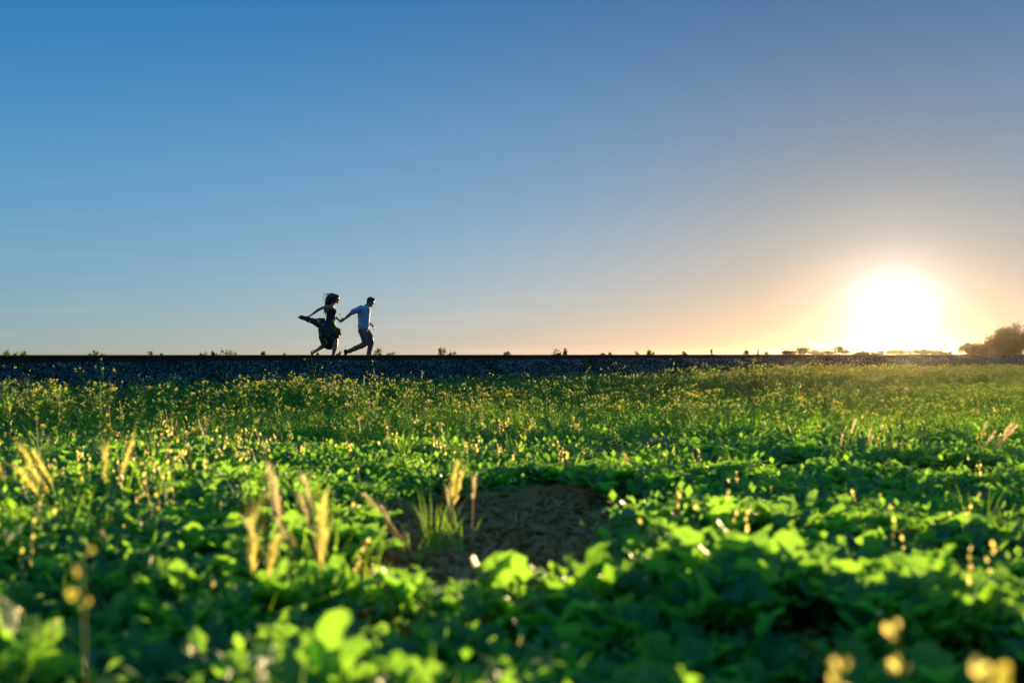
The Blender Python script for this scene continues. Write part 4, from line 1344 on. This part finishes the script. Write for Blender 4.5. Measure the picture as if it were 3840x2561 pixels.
def bush(u, w_px, top_v, depth, label, seed, name='bush', cat='bush', n_=260, ls=.03, spiky=False, base=None, mat=None, group='small bushes growing along the far side of the track'):
    r6 = random.Random(seed)
    p = at(u, depth)
    gz = base if base is not None else float(bed_z((p.x + p.y) * math.sqrt(.5), (p.y - p.x) * math.sqrt(.5)))
    top = EYE - (top_v - 1326.5) / FPX * depth; h = top - gz; hw = w_px / FPX * depth / 2
    e = empty(name, (p.x, p.y, gz)); tag(e, label, cat, group)
    top += 4.0 / FPX * depth; h = top - gz
    vis = min(h * .75, max(top - (RAIL_TOP - .12), .14))
    st = MB(); fo = MB()
    lumps = leafcloud(fo, r6, (0, 0, h - vis * .5), (hw, hw * .8, vis * .5), n_, ls, per=(260 if name == 'tree' else 130))
    leafcloud(fo, r6, (0, 0, (h - vis) * .6 + .1), (hw * .95, hw * .7, h * .35), n_ // 2, ls)
    for (lc, lr) in lumps:
        t = Vector((0, 0, h - vis * .5)) + lc; q = Vector((lc.x * .25, lc.y * .25, 0))
        t2 = t + Vector((r6.uniform(-.2, .2) * hw, r6.uniform(-.2, .2) * hw, vis * .28))
        if t2.z > h: t2.z = h
        st.tube([q, q.lerp(t, .6) + Vector((0, 0, .03)), t, t2], [.004 + h * .004, .003 + h * .002, .002 + h * .001, .001], 4, 0, cap=False)
        for k in range(5):
            small_leaf(fo, t.lerp(t2, r6.random()), Vector((r6.uniform(-1, 1), r6.uniform(-1, 1), r6.uniform(-.2, 1))), ls * 1.3, ls * .6, r6, 0)
    link('stems', st.mesh('stems', [MAT_BARK]), e).name = 'stem'
    link('foliage', fo.mesh('foliage', [mat or MAT_BUSH]), e)
    return e


def dep_at(u, d):
    s = s_of(u, d); return (s + d) * math.sqrt(.5)


BUSH = [(28, 50, 1314, 'leftmost little bush behind the rail, at the left edge of the picture'), (92, 40, 1312, 'little pointed bush behind the rail, second from the left edge'), (60, 40, 1320, 'low sprig between the two bushes at the left edge'),
        (352, 40, 1312, 'little bush behind the rail, alone left of the middle bushes'), (385, 26, 1320, 'low tuft just right of the lone little bush on the left'), (565, 44, 1320, 'low flat bush behind the rail, third group from the left'), (605, 20, 1325, 'tiny tuft at the right of the low flat bush'),
        (765, 40, 1322, 'thin low tuft left of the wide bush near the runners'), (802, 34, 1316, 'pointed tuft left of the wide bush near the runners'), (855, 64, 1312, 'wide bush behind the rail left of the runners'),
        (988, 26, 1318, 'small round bush between the wide bush and the runners'), (1070, 20, 1326, 'tiny sprig close behind the runners'), (1190, 26, 1322, 'small green tuft below the flowered dress'), (1273, 26, 1318, 'small green tuft between the two runners'),
        (1418, 44, 1302, 'bush right beside the front runner'), (1468, 56, 1320, 'low yellowish bush just right of the bush beside the front runner'), (1655, 44, 1303, 'taller dark bush in the middle of the track'), (1692, 36, 1317, 'lower part bush touching the taller dark bush'),
        (1905, 34, 1316, 'small rounded bush right of the middle'), (2088, 48, 1316, 'left half of the double bush behind the track'), (2118, 34, 1309, 'right and taller half of the double bush behind the track'), (2258, 30, 1322, 'faint low tuft right of the double bush'), (2288, 22, 1320, 'small tuft beside the faint low one'),
        (2388, 24, 1322, 'tiny sprigs left of the dark round bush'), (2438, 32, 1314, 'dark round bush two thirds along the track'), (2566, 26, 1320, 'small dark bush right of the dark round bush'), (2668, 14, 1314, 'thin upright sprig on the track'),
        (2798, 34, 1313, 'ragged bush left of the dark upright one'), (2843, 12, 1311, 'dark narrow upright bush like a post'), (2872, 16, 1320, 'small round tuft right of the post like bush')]
for i, (u, w, tv, lab) in enumerate(BUSH):
    dd_ = D0 + 2.0 + (i % 3) * .25
    dep = dep_at(u, dd_)
    bush(u, w, tv, dep, lab, 600 + i, n_=320 if w > 25 else 150, ls=.034 * dep / 26)

HB = [(2960, 70, 1314, 'low ragged tree at the left end of the distant tree line'), (3012, 60, 1306, 'dark open crowned tree in the distant line, left of the sun'), (3060, 50, 1318, 'low tree right of the dark open crowned one'), (3100, 34, 1315, 'small distant tree left of the pointed one'),
      (3155, 70, 1299, 'pointed pale tree, tallest of the distant line left of the sun'), (3215, 40, 1322, 'low distant scrub right of the pointed tree'), (3245, 30, 1316, 'small round distant tree left of the sun'), (3278, 28, 1320, 'lowest distant tree left of the sun'),
      (3302, 30, 1318, 'round distant tree nearest the sun on its left'), (3345, 50, 1314, 'wide distant tree under the left side of the sun'), (3385, 40, 1312, 'distant tree right under the sun'), (3425, 44, 1313, 'distant tree just right of the sun'), (3460, 40, 1315, 'low distant tree right of the sun'),
      (3500, 50, 1310, 'distant tree left of the thin pole'), (3530, 30, 1320, 'low distant bush at the foot of the thin pole'), (3556, 22, 1320, 'last distant bush right of the thin pole')]
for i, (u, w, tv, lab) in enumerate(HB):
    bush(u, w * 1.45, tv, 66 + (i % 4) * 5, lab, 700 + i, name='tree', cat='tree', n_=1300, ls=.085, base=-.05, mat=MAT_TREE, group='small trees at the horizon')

# the big tree and the bushes at the right edge
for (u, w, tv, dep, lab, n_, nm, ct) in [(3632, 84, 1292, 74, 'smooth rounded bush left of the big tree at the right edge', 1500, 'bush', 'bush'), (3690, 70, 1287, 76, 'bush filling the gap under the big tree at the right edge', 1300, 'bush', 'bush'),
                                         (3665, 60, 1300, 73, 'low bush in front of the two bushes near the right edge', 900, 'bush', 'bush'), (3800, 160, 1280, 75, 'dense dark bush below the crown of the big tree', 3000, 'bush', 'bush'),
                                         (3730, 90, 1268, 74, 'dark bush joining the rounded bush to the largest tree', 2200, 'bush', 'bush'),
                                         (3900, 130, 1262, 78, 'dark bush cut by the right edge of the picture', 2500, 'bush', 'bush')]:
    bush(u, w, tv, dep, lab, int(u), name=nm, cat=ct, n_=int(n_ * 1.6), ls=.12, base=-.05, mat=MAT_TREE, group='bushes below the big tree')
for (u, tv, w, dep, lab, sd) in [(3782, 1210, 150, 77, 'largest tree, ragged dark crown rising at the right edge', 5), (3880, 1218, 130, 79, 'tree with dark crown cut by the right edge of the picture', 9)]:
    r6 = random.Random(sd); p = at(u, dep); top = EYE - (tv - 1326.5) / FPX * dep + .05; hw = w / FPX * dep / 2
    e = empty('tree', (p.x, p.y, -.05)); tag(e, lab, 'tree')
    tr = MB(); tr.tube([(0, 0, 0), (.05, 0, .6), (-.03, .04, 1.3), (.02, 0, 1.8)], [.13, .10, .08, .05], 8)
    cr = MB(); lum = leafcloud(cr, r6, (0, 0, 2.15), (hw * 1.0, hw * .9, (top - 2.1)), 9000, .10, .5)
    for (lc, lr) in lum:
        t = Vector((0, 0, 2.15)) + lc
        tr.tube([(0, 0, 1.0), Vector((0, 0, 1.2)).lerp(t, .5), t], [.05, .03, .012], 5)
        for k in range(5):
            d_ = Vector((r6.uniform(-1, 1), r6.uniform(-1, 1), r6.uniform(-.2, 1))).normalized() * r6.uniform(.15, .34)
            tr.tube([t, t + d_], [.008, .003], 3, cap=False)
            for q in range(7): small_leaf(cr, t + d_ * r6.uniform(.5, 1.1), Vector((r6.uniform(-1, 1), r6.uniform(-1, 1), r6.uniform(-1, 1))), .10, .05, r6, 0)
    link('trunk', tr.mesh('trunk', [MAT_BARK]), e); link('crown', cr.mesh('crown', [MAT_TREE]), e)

# thin pole with a dark box, right of the sun
p = at(3543, 110); e = empty('pole', (p.x, p.y, -.05)); tag(e, 'thin wooden pole with a dark box near its top, right of the sun', 'pole')
h = EYE - (1282 - 1326.5) / FPX * 110 + .05
mb = MB(); mb.tube([(0, 0, 0), (0, 0, h)], [.045, .028], 8); link('shaft', mb.mesh('shaft', [MAT_BARK]), e)
mb = MB(); mb.tube([(0, -.05, h - .52), (0, -.05, h - .5), (0, -.05, h - .2), (0, -.05, h - .18)], [.06, .08, .08, .05], 10); link('box', mb.mesh('box', [MAT_SHOE]), e)
mb = MB(); mb.tube([(0, 0, h), (0, 0, h + .06)], [.03, .012], 8); link('cap', mb.mesh('cap', [MAT_SHOE]), e)

# ------------------------------------------------------------------ the air
MAT_AIR, nt = newmat('thin dusty air')
v = nt.nodes.new('ShaderNodeVolumePrincipled')
v.inputs['Color'].default_value = (1.0, .88, .66, 1)
v.inputs['Density'].default_value = HAZE
v.inputs['Anisotropy'].default_value = .93
o = nt.nodes.new('ShaderNodeOutputMaterial'); nt.links.new(v.outputs[0], o.inputs['Volume'])
mb = MB(); mb.box((0, 400, 1.2), (1640, 1120, 4.8))
tag(link('haze', mb.mesh('haze', [MAT_AIR])), 'thin golden evening haze lit by the low sun', 'haze', kind='stuff')
